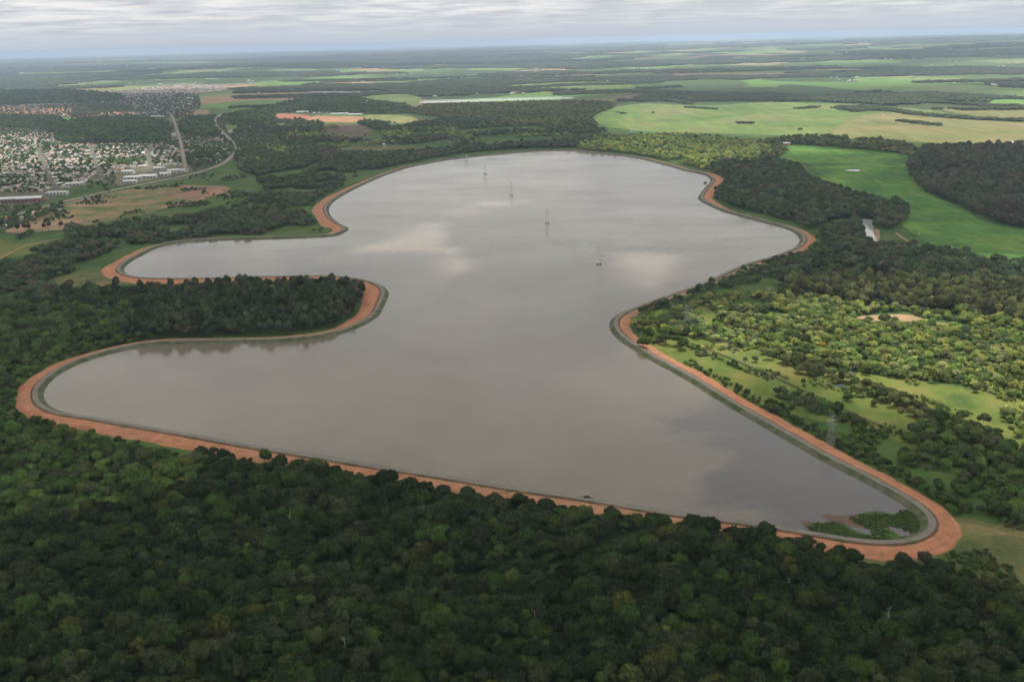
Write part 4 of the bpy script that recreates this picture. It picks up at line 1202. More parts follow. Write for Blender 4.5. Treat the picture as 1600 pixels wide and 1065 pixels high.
x, y = [], []
for poly in ([(1408, 797), (1418, 796), (1440, 815), (1440, 830), (1420, 832), (1404, 824), (1378, 824), (1345, 820), (1328, 812), (1340, 804), (1375, 803), (1398, 806)],
             [(1262, 824), (1285, 815), (1318, 820), (1335, 835), (1365, 836), (1345, 822), (1375, 820), (1400, 836), (1425, 841), (1400, 850), (1350, 845), (1290, 835)]):
    a_, b_ = zone_points(poly, 1.5, .85, (14, .36, 60), 0, False)
    x.append(a_); y.append(b_)
x = np.concatenate(x); y = np.concatenate(y); n_ = len(x)
cc_ = np.array([(0.05, 0.095, 0.022), (0.075, 0.12, 0.03), (0.04, 0.07, 0.02), (0.09, 0.10, 0.045)])[rng.randint(0, 4, n_)] * rng.uniform(.8, 1.2, n_)[:, None]
sx_ = rng.uniform(.16, .38, n_)
scatter('marsh_plants', 'green marsh plants growing in the shallow corner of the reservoir', 'vegetation', [protos[5]],
        np.stack([x, y, x * 0 + .05, rng.rand(n_) * 6.28, sx_, sx_ * .6, x * 0, *cc_.T], 1), M_LEAF)

# ---- mid distance woods
MIDP = []
def mzone(pts, spacing, tint, size=(.8, 1.25), prob=1.0, noise=None, hs=1.0, avoid=True, store=None, holes=()):
    x, y = zone_points(pts, spacing, prob, noise, 4.0, avoid)
    for h in holes:
        hp = catmull(GP(h), 4); b_ = inpoly(x, y, hp); x = x[~b_]; y = y[~b_]
    n = len(x)
    if n == 0: return
    tt = np.array(TINTS[tint])
    ti = ((vnoise(x, y, 120, 2, 40) * 2.2 + rng.rand(n) * 0.8) * len(tt) / 1.3).astype(int) % len(tt)
    c = tt[ti] * (rng.uniform(.65, 1.4, n) * (0.75 + 0.5 * vnoise(x, y, 200, 2, 44)))[:, None]
    s = rng.uniform(*size, n)
    (MIDP if store is None else store).append(np.stack([x, y, x * 0, rng.rand(n) * 6.28, s, s * rng.uniform(.85, 1.25, n) * hs, rng.randint(0, 4, n), *c.T], 1))


HILLW = []
mzone([(1420, 262), (1440, 240), (1480, 232), (1560, 232), (1650, 238), (1780, 245), (1780, 385), (1640, 362), (1560, 350), (1500, 322), (1450, 302), (1428, 280)], 10.0, 'brownish', (1.1, 1.6), hs=1.35, store=HILLW)
scatter('hill_wood', 'large dark brownish wood beside the bright rice field on the right', 'wood', MID, np.concatenate(HILLW), M_LEAF, tilt=0.2)
NORTHW = []
mzone([(900, 236), (940, 215), (1010, 212), (1100, 215), (1180, 225), (1200, 238), (1180, 250), (1210, 255), (1120, 264), (1090, 262), (1000, 243), (950, 238)], 9.5, 'bright', (0.8, 1.2), noise=(90, .28, 3), store=NORTHW)
mzone([(1180, 228), (1240, 215), (1330, 218), (1400, 224), (1430, 235), (1440, 250), (1400, 240), (1300, 230), (1230, 226)], 10, 'river', (.9, 1.3), noise=(90, .3, 4), store=NORTHW)
mzone([(1170, 252), (1190, 240), (1200, 228), (1225, 228), (1228, 240), (1205, 250)], 12, 'river', (.7, 1.1), prob=.6, store=NORTHW)
scatter('shore_wood', 'sunlit green woods on the far right shore of the reservoir', 'wood', MID, np.concatenate(NORTHW), M_LEAF, tilt=0.2)
# north shore belt
BELT = []
BELTC = 'dark'
mzone([(400, 268), (410, 245), (500, 240), (620, 240), (760, 226), (850, 224), (930, 214), (960, 216), (900, 230), (830, 232), (740, 238), (650, 252), (600, 262), (560, 262), (500, 262)], 10, 'dark', (.8, 1.3), noise=(110, .38, 5), store=BELT)
mzone([(360, 215), (400, 190), (500, 192), (500, 215), (560, 216), (590, 205), (560, 192), (660, 193), (700, 186), (780, 190), (860, 200), (940, 204), (930, 209), (800, 210), (740, 216), (730, 226), (620, 228), (540, 228), (500, 238), (400, 240), (372, 250)], 11.5, 'dark', (.8, 1.35), noise=(130, .42, 6), store=BELT)
mzone([(370, 250), (400, 190), (500, 192), (590, 205), (780, 190), (940, 204), (930, 214), (730, 226), (620, 228), (400, 262)], 12, 'bright', (.6, 1.1), noise=(90, .62, 16), store=BELT)
mzone([(350, 182), (420, 170), (430, 178), (424, 192), (380, 200)], 12, 'scrub', (.8, 1.3), store=BELT, noise=(110, .40, 26))
mzone([(640, 175), (700, 163), (900, 160), (950, 162), (960, 168), (925, 183), (930, 200), (860, 200), (780, 190), (690, 184)], 12, 'river', (.9, 1.25), noise=(130, .27, 7), store=BELT)
mzone([(420, 168), (500, 150), (560, 155), (640, 168), (640, 178), (560, 178), (430, 176)], 13, 'scrub', (.9, 1.3), noise=(130, .40, 8), store=BELT)
scatter('shore_belt_wood', 'dark belt of woods along the far left and top shore of the reservoir', 'wood', MID, np.concatenate(BELT), M_LEAF, tilt=0.2)
# town trees
TT = []
mzone([(85, 215), (100, 200), (120, 190), (200, 184), (240, 190), (262, 196), (266, 214), (240, 222), (150, 224), (95, 222)], 11, 'scrub', (1, 1.5), store=TT, hs=1.2)
mzone([(-150, 196), (-150, 184), (60, 182), (100, 190), (90, 203), (0, 199)], 12, 'scrub', (.9, 1.4), store=TT)
mzone([(280, 200), (300, 188), (330, 184), (336, 200), (345, 208), (330, 215), (300, 212)], 11, 'scrub', (.9, 1.4), store=TT, prob=.8)
mzone([(115, 184), (120, 168), (150, 163), (200, 168), (205, 175), (160, 178)], 14, 'dark', (.9, 1.4), store=TT, prob=.7)
mzone([(-150, 164), (-150, 148), (60, 145), (130, 146), (190, 153), (170, 160), (60, 163)], 13, 'scrub', (1, 1.6), store=TT, hs=1.6)
mzone([(285, 250), (300, 240), (355, 238), (350, 250), (330, 258), (300, 262)], 12, 'dark', (.8, 1.3), store=TT, prob=.5)
SHEDS = [[(-20, 306), (60, 300), (135, 285), (135, 297), (60, 320), (-20, 324)], [(185, 262), (215, 262), (292, 258), (292, 284), (188, 294)], [(300, 196), (332, 196), (332, 213), (300, 213)], [(255, 205), (278, 205), (278, 217), (255, 217)]]
mzone(TOWN, 15, 'scrub', (.4, 1.05), prob=.9, store=TT, holes=SHEDS, noise=(60, .3, 23))
mzone(TOWN2, 24, 'dark', (.7, 1.2), prob=.7, store=TT)
mzone([(0, 345), (40, 325), (90, 318), (110, 320), (60, 345), (0, 362), (-60, 370)], 13, 'dark', (.8, 1.3), prob=.7, store=TT, holes=SHEDS)
mzone([(372, 262), (372, 240), (384, 225), (440, 245), (440, 262), (400, 275)], 10, 'dark', (.8, 1.3), store=TT, noise=(90, .3, 3))
mzone([(100, 296), (150, 302), (210, 290), (330, 275), (400, 275), (330, 280), (250, 291), (160, 304)], 16, 'dark', (.6, 1.1), prob=.4, store=TT, holes=SHEDS)
scatter('town_trees', 'dark trees filling the blocks between the houses of the town', 'trees', MID, np.concatenate(TT), M_LEAF, tilt=0.2)

# ---- far woods in clumps
FARP = []
def clumps(n_try, r0, r1, spacing, th, sc_, S, store, base_scale=1.0, seed=0, hs=1.0):
    # fill a wedge with clumps where a noise says wood
    nn = n_try
    r = np.sqrt(rng.uniform(r0 ** 2, r1 ** 2, nn)); a = rng.uniform(-R(34), R(34), nn)
    x = r * np.sin(a); y = r * np.cos(a)
    f = vnoise(x * 0.55, y, sc_, 4, 50 + seed)
    strips = vnoise(x * 0.25 + y * .1, y * 1.6, sc_ * .5, 3, 60 + seed)
    kp = np.maximum(f, strips * 0.94) > th + 0.02 * (x < 0)
    x = x[kp]; y = y[kp]
    tt = np.array(TINTS['far']); n = len(x)
    c = tt[rng.randint(0, len(tt), n)] * rng.uniform(.85, 1.15, n)[:, None]
    s = rng.uniform(.8, 1.2, n) * base_scale
    store.append(np.stack([x, y, terrain(x, y) + 0.0, rng.rand(n) * 6.28, s, s * rng.uniform(.8, 1.2, n) * hs, rng.randint(0, 4, n), *c.T], 1))
KEEP = [catmull(GP(p), 3) for p in [
    [(925, 183), (960, 168), (1010, 160), (1200, 158), (1330, 161), (1450, 170), (1760, 190), (1760, 240), (1420, 224), (1000, 210)],
    [(640, 172), (655, 156), (800, 150), (960, 147), (1000, 152), (900, 166), (700, 172)],
    [(400, 200), (420, 172), (660, 172), (670, 196)],
    [(560, 152), (640, 147), (665, 160), (625, 163)], [(780, 135), (900, 128), (1010, 130), (1020, 137), (900, 141)],
    [(1000, 130), (1130, 124), (1170, 133), (1100, 141), (1000, 139)], [(130, 127), (320, 121), (330, 126), (150, 132)], [(100, 140), (280, 133), (270, 141), (180, 146)],
    [(-200, 200), (-200, 160), (160, 150), (150, 152), (190, 142), (300, 131), (365, 141), (350, 180), (340, 200)],
    [(1340, 137), (1480, 132), (1620, 140), (1700, 150), (1560, 152), (1400, 145)]]]
clumps(42000, 4200, 9000, 0, 0.60, 900, 46, FARP, 1.0, 0)
P = FARP[0]
bad = np.zeros(len(P), bool)
for K_ in KEEP: bad |= inpoly(P[:, 0], P[:, 1], K_)
FARP[0] = P[~bad]
# drawn hedges and copses among the pastures (px line, width m)
def hedge(pts, width, store, spacing=26, tint='far', s=.75, gap=0.05):
    L = resample(catmull(GP(pts), 6, closed=False), spacing, closed=False)
    for p_ in L:
        k_ = max(1, int(width / 22))
        for q_ in range(k_):
            if rng.rand() < gap: continue
            o_ = (q_ - (k_ - 1) / 2) * 22 + rng.randn() * 5
            c = np.array(TINTS[tint][rng.randint(0, 4)]) * rng.uniform(.85, 1.2)
            sc_ = s * rng.uniform(.7, 1.25)
            store.append([p_[0] + rng.randn() * 5, p_[1] + o_, 0, rng.rand() * 6.28, sc_, sc_ * rng.uniform(.8, 1.2), rng.randint(0, 4), *c])
HP = []
hedge([(1320, 172), (1350, 170), (1390, 172), (1410, 176)], 260, HP)
hedge([(1330, 160), (1400, 158), (1470, 161), (1560, 166), (1700, 170)], 140, HP)
hedge([(1400, 150), (1460, 148), (1520, 150), (1575, 153)], 300, HP)
hedge([(1410, 176), (1440, 180), (1480, 183)], 120, HP)
hedge([(1460, 181), (1500, 185), (1560, 188), (1660, 191)], 70, HP)
hedge([(1410, 190), (1430, 192), (1462, 195)], 90, HP, s=.6)
hedge([(1245, 170), (1272, 168)], 60, HP, s=.6)
hedge([(1155, 193), (1177, 193)], 34, HP, s=.6)
hedge([(1075, 168), (1118, 171)], 45, HP, s=.6)
hedge([(965, 176), (974, 178)], 25, HP, s=.5)
hedge([(870, 147), (1000, 143), (1090, 147), (1200, 150), (1300, 154)], 320, HP)
hedge([(1120, 157), (1200, 157), (1290, 157)], 60, HP)
hedge([(690, 134), (720, 132), (735, 134)], 80, HP)
hedge([(740, 133), (784, 132)], 130, HP)
hedge([(800, 138), (900, 133), (985, 131), (1030, 128)], 220, HP)
hedge([(640, 140), (700, 136)], 40, HP)
hedge([(1000, 139), (1060, 136)], 160, HP)
hedge([(480, 132), (600, 134), (640, 142)], 240, HP)
hedge([(500, 143), (600, 146)], 90, HP)
hedge([(1000, 158), (1040, 157), (1075, 162)], 120, HP)
hedge([(640, 176), (670, 172), (710, 170)], 60, HP)
for q_ in [(1250, 203), (1320, 213), (1020, 177)]:
    c = TINTS['dark'][0]; g_ = G(*q_); HP.append([g_[0], g_[1], 0, 0, .35, .6, 1, *c])
FARP.append(np.array(HP))
scatter('far_woodland', 'distant dark woods and hedges between fields toward the horizon', 'woodland', CLUMP, np.concatenate(FARP), M_LEAF)
FP2 = []
clumps(16000, 9000, 20000, 0, 0.57, 2000, 190, FP2, 1.0, 1)
clumps(14000, 20000, 45000, 0, 0.56, 4500, 190, FP2, 1.9, 2, hs=.9)
scatter('horizon_woodland', 'hazy blue wooded ridges along the horizon', 'woodland', BIGCLUMP, np.concatenate(FP2), M_LEAF)

# ------------------------------------------------------------------ single trees that stand out
def T1(nm, px, py, s, sz, tint, label, name='broadleaf_tree', cat='tree', group=None):
    g_ = G(px, py)
    return tree(nm, g_[0], g_[1], 0, s, sz, px * 0.37, tint, label, cat, group, name)
T1('ragged', 308, 458, .75, 1.35, (0.07, 0.07, 0.05), 'tall grey-green tree sticking up over the red bank, left one on the tongue of land')
T1('ragged', 320, 457, .7, 1.15, (0.06, 0.07, 0.045), 'tall grey-green tree just right of the tallest one above the upper bay bank')
T1('ragged', 499, 458, .7, 1.45, (0.06, 0.065, 0.045), 'thin tall tree rising alone above the middle of the grove')
T1('ragged', 557, 458, .55, 1.35, (0.05, 0.055, 0.035), 'thin tall tree at the right tip of the grove')
T1('dome', 213, 348, 1.3, 1.25, (0.03, 0.055, 0.02), 'dark rounded tree standing alone at the edge of the patchy clearing')
T1('round', 322, 322, 1.0, .8, (0.03, 0.055, 0.02), 'small dark tree on the green slope below the red bare patch')
for q_, (a_, b_) in enumerate([(28, 365), (40, 364), (48, 364), (67, 362), (76, 361), (95, 361)]):
    T1('tall', a_, b_, 1.0, 1.05 + .08 * (q_ % 3), (0.055, 0.06, 0.045), ['leftmost', 'second', 'third', 'fourth', 'fifth', 'rightmost'][q_] + ' of the six tall grey trees along the dirt strip below the town', group='tall grey trees below the town')
T1('tall', 1087, 222, 1.7, 1.5, (0.04, 0.065, 0.03), 'largest dark tree rising over the woods beside the far farm')
T1('bush', 917, 782, 1.0, .8, (0.03, 0.05, 0.02), 'small dark bush growing on the gravel crest of the near bank', 'bush', 'bush')
T1('dome', 1397, 897, .9, .9, (0.03, 0.05, 0.018), 'dark round tree below the red bench near the bottom right curve')
T1('round', 1443, 880, 1.0, 1.0, (0.06, 0.06, 0.045), 'greyish tree at the edge of the red bench beyond the bottom right curve')
T1('dome', 1465, 892, 1.0, .8, (0.025, 0.055, 0.015), 'dark bushy tree right of the greyish one at the dry grass')
T1('round', 1525, 612, .8, .7, (0.06, 0.09, 0.02), 'lone round tree on the sunny meadow right of the hedgerow')
T1('round', 1327, 625, 1.0, .8, (0.05, 0.10, 0.02), 'leafy small tree right of the little blue pond')
T1('round', 1285, 545, .9, .9, (0.30, 0.24, 0.03), 'yellow flowering tree in the green scrub')
T1('tall', 1300, 442, 1.1, 1.0, (0.22, 0.17, 0.14), 'pale pinkish bare-looking tree at the dark wood edge')
T1('broad', 1382, 505, 1.1, 1.0, (0.09, 0.115, 0.04), 'large olive tree standing in front of the pale sandbar')
for q_, (a_, b_) in enumerate([(1040, 537), (1058, 540), (1070, 545), (1012, 528), (1005, 545), (1120, 512)]):
    T1('dome', a_, b_, 1.15, 1.2, (0.045, 0.085, 0.02), ['dark rounded tree left of the pair below the first pylon', 'dark rounded tree below the first land pylon', 'rightmost dark tree below the first land pylon',
       'dark tree nearest the tip of the red curve', 'round tree at the inner edge of the sunlit red bench', 'dark tree right of the grass lane near the pylon'][q_])


def palm(px, py, label, s=1.0):
    g_ = G(px, py); e_ = empty('palm_tree', (g_[0], g_[1], 0), px, s); set_props(e_, label, 'palm', 'palms in the near forest')
    b = MB(); b.bar((0, 0, 0), (.3, .2, 11.5), .22, 6, .16); b.obj('trunk', M_BARK, e_)
    V = []; F = []
    for q in range(16):
        a = q * 2.399; up = 0.9 - 0.08 * q
        prev = None
        for k_ in range(6):
            t_ = k_ / 5; L = 3.4 * t_
            c_ = np.array([.3 + math.cos(a) * L, .2 + math.sin(a) * L, 11.5 + up * L - 1.6 * t_ * t_ * 1.8])
            wd = 0.55 * math.sin(math.pi * min(.95, t_ + .12))
            sd = np.array([-math.sin(a), math.cos(a), 0]) * wd
            V += [c_ - sd - np.array([0, 0, wd * .5]), c_, c_ + sd - np.array([0, 0, wd * .5])]
            if k_:
                n_ = len(V)
                F += [(n_ - 6, n_ - 5, n_ - 2, n_ - 3), (n_ - 5, n_ - 4, n_ - 1, n_ - 2)]
    me_ = geo_mesh('crown', (np.array(V), F, np.random.RandomState(3).rand(len(F)) * .5 + .4), M_LEAF)
    c_ = link('crown', me_, e_); c_['tint'] = [0.075, 0.12, 0.03]
palm(322, 868, 'star-shaped palm in the forest left of centre', 1.0)
palm(388, 872, 'palm right of the star-shaped one in the near forest', .9)
palm(628, 838, 'palm poking up from the dark forest near the middle', .9)
palm(1155, 858, 'pale palm among dark trees near the bank end', .9)
palm(470, 960, 'palm in the low middle of the forest', 1.0)
palm(1040, 1010, 'palm near the bottom of the forest right of centre', 1.0)


def snag(px, py, h, label):
    g_ = G(px, py); e_ = empty('dead_tree', (g_[0], g_[1], 0)); set_props(e_, label, 'dead tree')
    b = MB(); b.bar((0, 0, 0), (.3, 0, h), .22, 6, .07); b.obj('trunk', M_PALEBARK, e_)
    b = MB(); rs = random.Random(px)
    for q in range(6):
        z = h * (.5 + .08 * q); a = rs.random() * 6.28
        b.bar((.3 * z / h, 0, z), (math.cos(a) * 2.2, math.sin(a) * 2.2, z + 1.8), .08, 4, .03)
    b.obj('branches', M_PALEBARK, e_)
for q_, (a_, b_) in enumerate([(95, 800), (455, 830), (705, 905), (835, 985), (1230, 935), (1385, 985), (265, 1015), (540, 1030)]):
    snag(a_, b_, 12.5 + q_ % 3, ['bare tree in the left part of the near forest', 'bare tree just below the red bank left of centre', 'bare tree near the centre of the near forest', 'bare tree near the bottom centre',
         'bare tree below the right end of the near bank', 'bare tree near the right bottom corner', 'bare tree near the bottom left', 'bare tree at the bottom edge left of centre'][q_])
snag(193, 930, 13, 'bare pale dead trunk standing in the left forest clearing')
snag(562, 458, 19, 'bare spindly tree at the right tip of the grove')
snag(1303, 444, 17, 'bare pale tree above the sunlit river woods')


# ------------------------------------------------------------------ pylons
def pylon(px, py, H, label, base_block=False, rz=0.5, mat_=None, bw=4.6):
    mm = mat_ or M_STEEL
    g_ = G(px, py, 0.1); e_ = empty('pylon', (g_[0], g_[1], 0.1), rz); set_props(e_, label, 'pylon', 'power line pylons')
    z0 = 0.0
    if base_block:
        for sx in (-1, 1):
            b = MB()
            b.box((sx * 2.1, 0, 0.5), (1.5, 4.0, 1.6)); b.box((sx * 2.1, 0, 1.4), (1.8, 4.3, 0.25)); b.obj('footing', M_DARKCONC, e_)
        z0 = 1.5
    hw = lambda z: (bw / 2) * (1 - (z - z0) / (H - z0)) ** 1.15 + 0.45
    waist = H * .66
    levels = np.linspace(z0, H - 1, 11)
    corners = [(-1, -1), (1, -1), (1, 1), (-1, 1)]
    for cx_, cy_ in corners:
        b = MB()
        for q in range(10):
            a, c = levels[q], levels[q + 1]
            b.bar((cx_ * hw(a), cy_ * hw(a), a), (cx_ * hw(c), cy_ * hw(c), c), .085 if q < 5 else .06)
        b.obj('leg', mm, e_)
    b = MB()
    for q in range(10):
        a, c = levels[q], levels[q + 1]; A = hw(a); C_ = hw(c)
        for k_ in range(4):
            p_, n_ = corners[k_], corners[(k_ + 1) % 4]
            b.bar((p_[0] * A, p_[1] * A, a), (n_[0] * C_, n_[1] * C_, c), .03)
            b.bar((n_[0] * A, n_[1] * A, a), (p_[0] * C_, p_[1] * C_, c), .03)
            b.bar((p_[0] * C_, p_[1] * C_, c), (n_[0] * C_, n_[1] * C_, c), .03)
    b.obj('bracing', mm, e_)
    for z in (H * .70, H * .82, H * .94):
        L = {0: 3.6, 1: 4.2, 2: 3.2}[[H * .70, H * .82, H * .94].index(z)]
        b = MB(); A = hw(z)
        for s_ in (-1, 1):
            for yy_ in (-A, A):
                b.bar((s_ * A, yy_, z), (s_ * L, 0, z + .25), .06); b.bar((s_ * A, yy_, z + 1.1), (s_ * L, 0, z + .25), .05)
        ar = b.obj('crossarm', mm, e_)
        for s_ in (-1, 1):
            b = MB()
            for q in range(5): b.bar((s_ * L, 0, z + .2 - q * .22), (s_ * L, 0, z + .06 - q * .22), .12, 6, .07)
            b.obj('insulator', M_DARKSTEEL, ar)
    b = MB(); b.bar((0, 0, H - 1.4), (0, 0, H + 1.2), .12); b.obj('peak', mm, e_)
    return np.array([g_[0], g_[1]])
LINE = [(1297, 699, 27, 'tall grey lattice pylon beside the red bank at lower right', False), (1072, 514, 27, 'grey lattice pylon in scrub behind the sharp red curve', False),
        (936, 413, 26, 'pylon standing in the water nearest the viewer', True), (855, 349, 25, 'second nearest pylon standing in the open water', True),
        (799, 305, 25, 'third pylon in the water, beside the pale streak', True), (758, 272, 26, 'fourth pylon in the water, near the far shore', True),
        (729, 251, 18, 'smallest and farthest pylon in the water, by the far bank', True)]
LP_ = [G(a_[0], a_[1], .1) for a_ in LINE]
ANG = []
for q_ in range(len(LINE)):
    d_ = LP_[min(q_ + 1, len(LINE) - 1)] - LP_[max(q_ - 1, 0)]
    ANG.append(math.atan2(d_[1], d_[0]) - math.pi / 2)
for (a_, b_, h_, lab_, wet_), rz_ in zip(LINE, ANG):
    pylon(a_, b_, h_, lab_, wet_, rz=rz_, mat_=M_DARKSTEEL if wet_ else None)
SPAN = ['between the two pylons on land', 'from the scrub pylon to the nearest water pylon', 'between the two nearest water pylons', 'between the second and third water pylons',
        'between the third and fourth water pylons', 'between the two farthest water pylons']
for q_ in range(len(LINE) - 1):
    for lv, (fz, L_) in enumerate(((.70, 3.6), (.82, 4.2), (.94, 3.2))):
        for s_ in (-1, 1):
            ends = []
            for e2 in (q_, q_ + 1):
                ends.append(Vector((LP_[e2][0] + s_ * L_ * math.cos(ANG[e2]), LP_[e2][1] + s_ * L_ * math.sin(ANG[e2]), .1 + LINE[e2][2] * fz - .95)))
            b = MB(); n_ = 14; pp = None
            for k_ in range(n_ + 1):
                t_ = k_ / n_; c_ = ends[0].lerp(ends[1], t_); c_.z -= 4 * 5.0 * t_ * (1 - t_)
                if pp is not None: b.bar(pp, c_, .025, 4)
                pp = c_
            o_ = b.obj('power_cable', M_STEEL)
            set_props(o_, f"{['lowest', 'middle', 'top'][lv]} {'left' if s_ < 0 else 'right'} power cable {SPAN[q_]}", 'cable', 'cables strung between the pylons')


# ------------------------------------------------------------------ water tower, raft
g_ = G(985, 214); e_ = empty('water_tower', (g_[0], g_[1], 0)); set_props(e_, 'slender white water tower above the farm trees', 'water tower')
b = MB(); b.bar((0, 0, 0), (0, 0, 17), 2.1, 16); b.obj('shaft', M_WHITE, e_, True)
b = MB(); b.bar((0, 0, 17), (0, 0, 18), 2.1, 16, 3.0); b.bar((0, 0, 18), (0, 0, 23), 3.0, 16); b.bar((0, 0, 23), (0, 0, 24), 3.1, 16, .4); b.obj('tank', M_WHITE, e_)
b = MB(); b.box((0, -2.2, 8), (.5, .1, 16)); b.obj('ladder', M_STEEL, e_)
g_ = G(1102, 286); e_ = empty('pump_raft', (g_[0], g_[1], .12)); set_props(e_, 'small dark raft moored near the right shore bend', 'raft')
b = MB(); b.box((0, 0, .3), (8, 5, .9)); b.obj('pontoon', M_DARKCONC, e_)
b = MB(); b.box((0, 0, 1.9), (4.5, 3, 2.3)); b.obj('cabin', M_DARK, e_)
b = MB(); b.box((0, 0, 3.2), (5.2, 3.8, .25)); b.obj('roof', M_DARKSTEEL, e_)


# ------------------------------------------------------------------ buildings
def gable(b, w_, d_, h0, h1, over=.5, m=0, th=.25):
    W_ = w_ / 2 + over; D_ = d_ / 2 + over
    V = [(-W_, -D_, h0), (W_, -D_, h0), (W_, D_, h0), (-W_, D_, h0), (-W_, 0, h1), (W_, 0, h1)]
    V += [(x_, y_, z_ - th) for x_, y_, z_ in V]
    F = [(0, 1, 5, 4), (2, 3, 4, 5), (6, 10, 11, 7), (8, 11, 10, 9), (0, 6, 7, 1), (2, 8, 9, 3), (0, 4, 10, 6), (3, 9, 10, 4), (1, 7, 11, 5), (2, 5, 11, 8)]
    b.add(V, F, m)


def arch(b, w_, d_, h0, rise, n=10, over=.6, m=0):
    V = []; F = []
    for s_ in (-1, 1):
        for q in range(n + 1):
            t_ = -1 + 2 * q / n
            V.append((s_ * (w_ / 2 + over), t_ * (d_ / 2 + over), h0 + rise * (1 - t_ * t_)))
    for q in range(n): F.append((q, n + 1 + q, n + 2 + q, q + 1))
    V2 = [(x_, y_, z_ - .3) for x_, y_, z_ in V]; o_ = len(V)
    F2 = [tuple(o_ + i__ for i__ in f[::-1]) for f in F]
    ends = [tuple([q for q in range(n + 1)] + [o_ + q for q in range(n, -1, -1)]), tuple([n + 1 + q for q in range(n, -1, -1)] + [o_ + n + 1 + q for q in range(n + 1)])]
    sides = [(0, o_, o_ + n + 1, n + 1), (n, 2 * n + 1, o_ + 2 * n + 1, o_ + n)]
    b.add(V + V2, F + F2 + ends + sides, m)


def building(px, py, w_, d_, h, deg, roof, wallm, roofm, label, name='warehouse', cat='warehouse', rise=2.5, windows=True, group=None):
    """px,py: foot of the middle of the side that faces the camera"""
    g_ = G(px, py); e_ = empty(name, (g_[0], g_[1] + d_ / 2, 0), R(deg)); set_props(e_, label, cat, group)
    b = MB(); b.box((0, 0, h / 2 - .3), (w_, d_, h + .6))
    if roof == 'gable':
        b.add([(-w_ / 2, -d_ / 2, h), (-w_ / 2, d_ / 2, h), (-w_ / 2, 0, h + rise - .3), (w_ / 2, -d_ / 2, h), (w_ / 2, d_ / 2, h), (w_ / 2, 0, h + rise - .3)], [(0, 2, 1), (3, 4, 5)])
    b.obj('wall', wallm, e_)
    b = MB()
    if roof == 'gable': gable(b, w_, d_, h + .05, h + rise)
    elif roof == 'arch': arch(b, w_, d_, h + .05, rise)
    else: b.box((0, 0, h + .4), (w_ + .8, d_ + .8, .4)); b.box((0, d_ * .2, h + .95), (w_ * .3, d_ * .25, .7))
    b.obj('roof', roofm, e_)
    if windows:
        n = max(2, int(w_ / 7))
        for q in range(min(n, 12)):
            xx_ = -w_ / 2 + (q + .5) * w_ / n
            b = MB()
            for zz_ in ([h * .5] if h < 6 else [h * .28, h * .72]):
                b.box((xx_, -d_ / 2 - .02, zz_), (w_ / n * .55, .12, h * .26))
            b.obj('window', M_DARK, e_)
    b = MB(); b.box((w_ * .32, -d_ / 2 - .05, 1.5), (3.4, .16, 3.0)); b.obj('door', M_DARKSTEEL, e_)
    return e_


WH = 'white and pale sheds along the highway'
building(10, 318, 60, 34, 8.5, 12, 'flat', M_BRICK, M_METALROOF, 'big brick factory with white flat roof at the left edge', 'factory', 'factory')
building(42, 317, 48, 38, 9, 12, 'gable', M_BRICK, M_METALROOF, 'brick hall with bright white roof right of the left edge factory', 'factory', 'factory')
building(87, 306, 42, 20, 7, 8, 'flat', M_WHITE, M_METALROOF, 'long white two-storey block right of the brick halls', 'office_block', 'office')
building(115, 291, 40, 20, 6, 8, 'gable', M_WALL, M_METALROOF, 'grey walled shed on green grass by the highway bend', group=WH)
building(198, 273, 28, 24, 8, 5, 'gable', M_WHITE, M_METALROOF, 'tall plain white shed among the houses', group=WH)
building(206, 281, 40, 24, 6, 6, 'arch', M_WALL, M_METALROOF, 'grey arched-roof shed left of the twin white ones', group=WH)
building(230, 279, 40, 26, 6, 6, 'arch', M_WALL, M_METALROOF, 'grey arched-roof shed in the middle of the highway sheds', group=WH)
building(202, 287, 30, 16, 6, 6, 'gable', M_WHITE, M_METALROOF, 'small bright white shed closest to the highway', group=WH)
building(256, 276, 26, 28, 7, 20, 'arch', M_WHITE, M_METALROOF, 'white arched shed, left of the pair at the street end', group=WH)
building(268, 271, 28, 28, 7, 20, 'arch', M_WHITE, M_METALROOF, 'white arched shed, right of the pair at the street end', group=WH)
building(280, 270, 22, 18, 6, 15, 'gable', M_WHITE, M_METALROOF, 'low white shed at the right end of the sheds', group=WH)
building(248, 266, 26, 14, 6, 10, 'gable', M_WHITE, M_METALROOF, 'narrow white shed beside the street behind the arched pair', group=WH)
building(315, 209, 52, 34, 8, 0, 'gable', M_WHITE, M_METALROOF, 'large white warehouse among trees between avenue and highway')
building(266, 214, 18, 40, 9, 0, 'flat', M_WHITE, M_METALROOF, 'tall white block beside the avenue at the wood edge', 'apartment_block', 'apartment block')
building(384, 201, 60, 26, 6, -2, 'gable', M_WHITE, M_METALROOF, 'long white shed right of the highway curve')
building(398, 243, 22, 30, 5, 40, 'gable', M_WHITE, M_METALROOF, 'white shed on the concrete yard, left one')
building(414, 240, 24, 30, 5, -30, 'gable', M_WHITE, M_METALROOF, 'white shed on the concrete yard, right one')
building(408, 233, 26, 14, 5, 0, 'gable', M_WHITE, M_METALROOF, 'white shed at the back of the concrete yard')
building(320, 252, 40, 12, 4, 3, 'gable', M_WALL, M_METALROOF, 'long low pale roof beside the highway below the bend')
building(232, 178, 70, 30, 6, 0, 'flat', M_WALL, M_BLUE, 'pale blue roofed hall behind the orange roofs')
building(245, 184, 60, 20, 6, 0, 'gable', M_WALL, M_METALROOF, 'long pale hall beside the crossroads')
building(293, 156, 60, 30, 9, 0, 'gable', M_WHITE, M_METALROOF, 'bright white hall at the head of the avenue')
building(350, 134, 210, 70, 9, 0, 'flat', M_WALL, M_METALROOF, 'wide grey factory roof in the distance above the town', 'factory', 'factory')
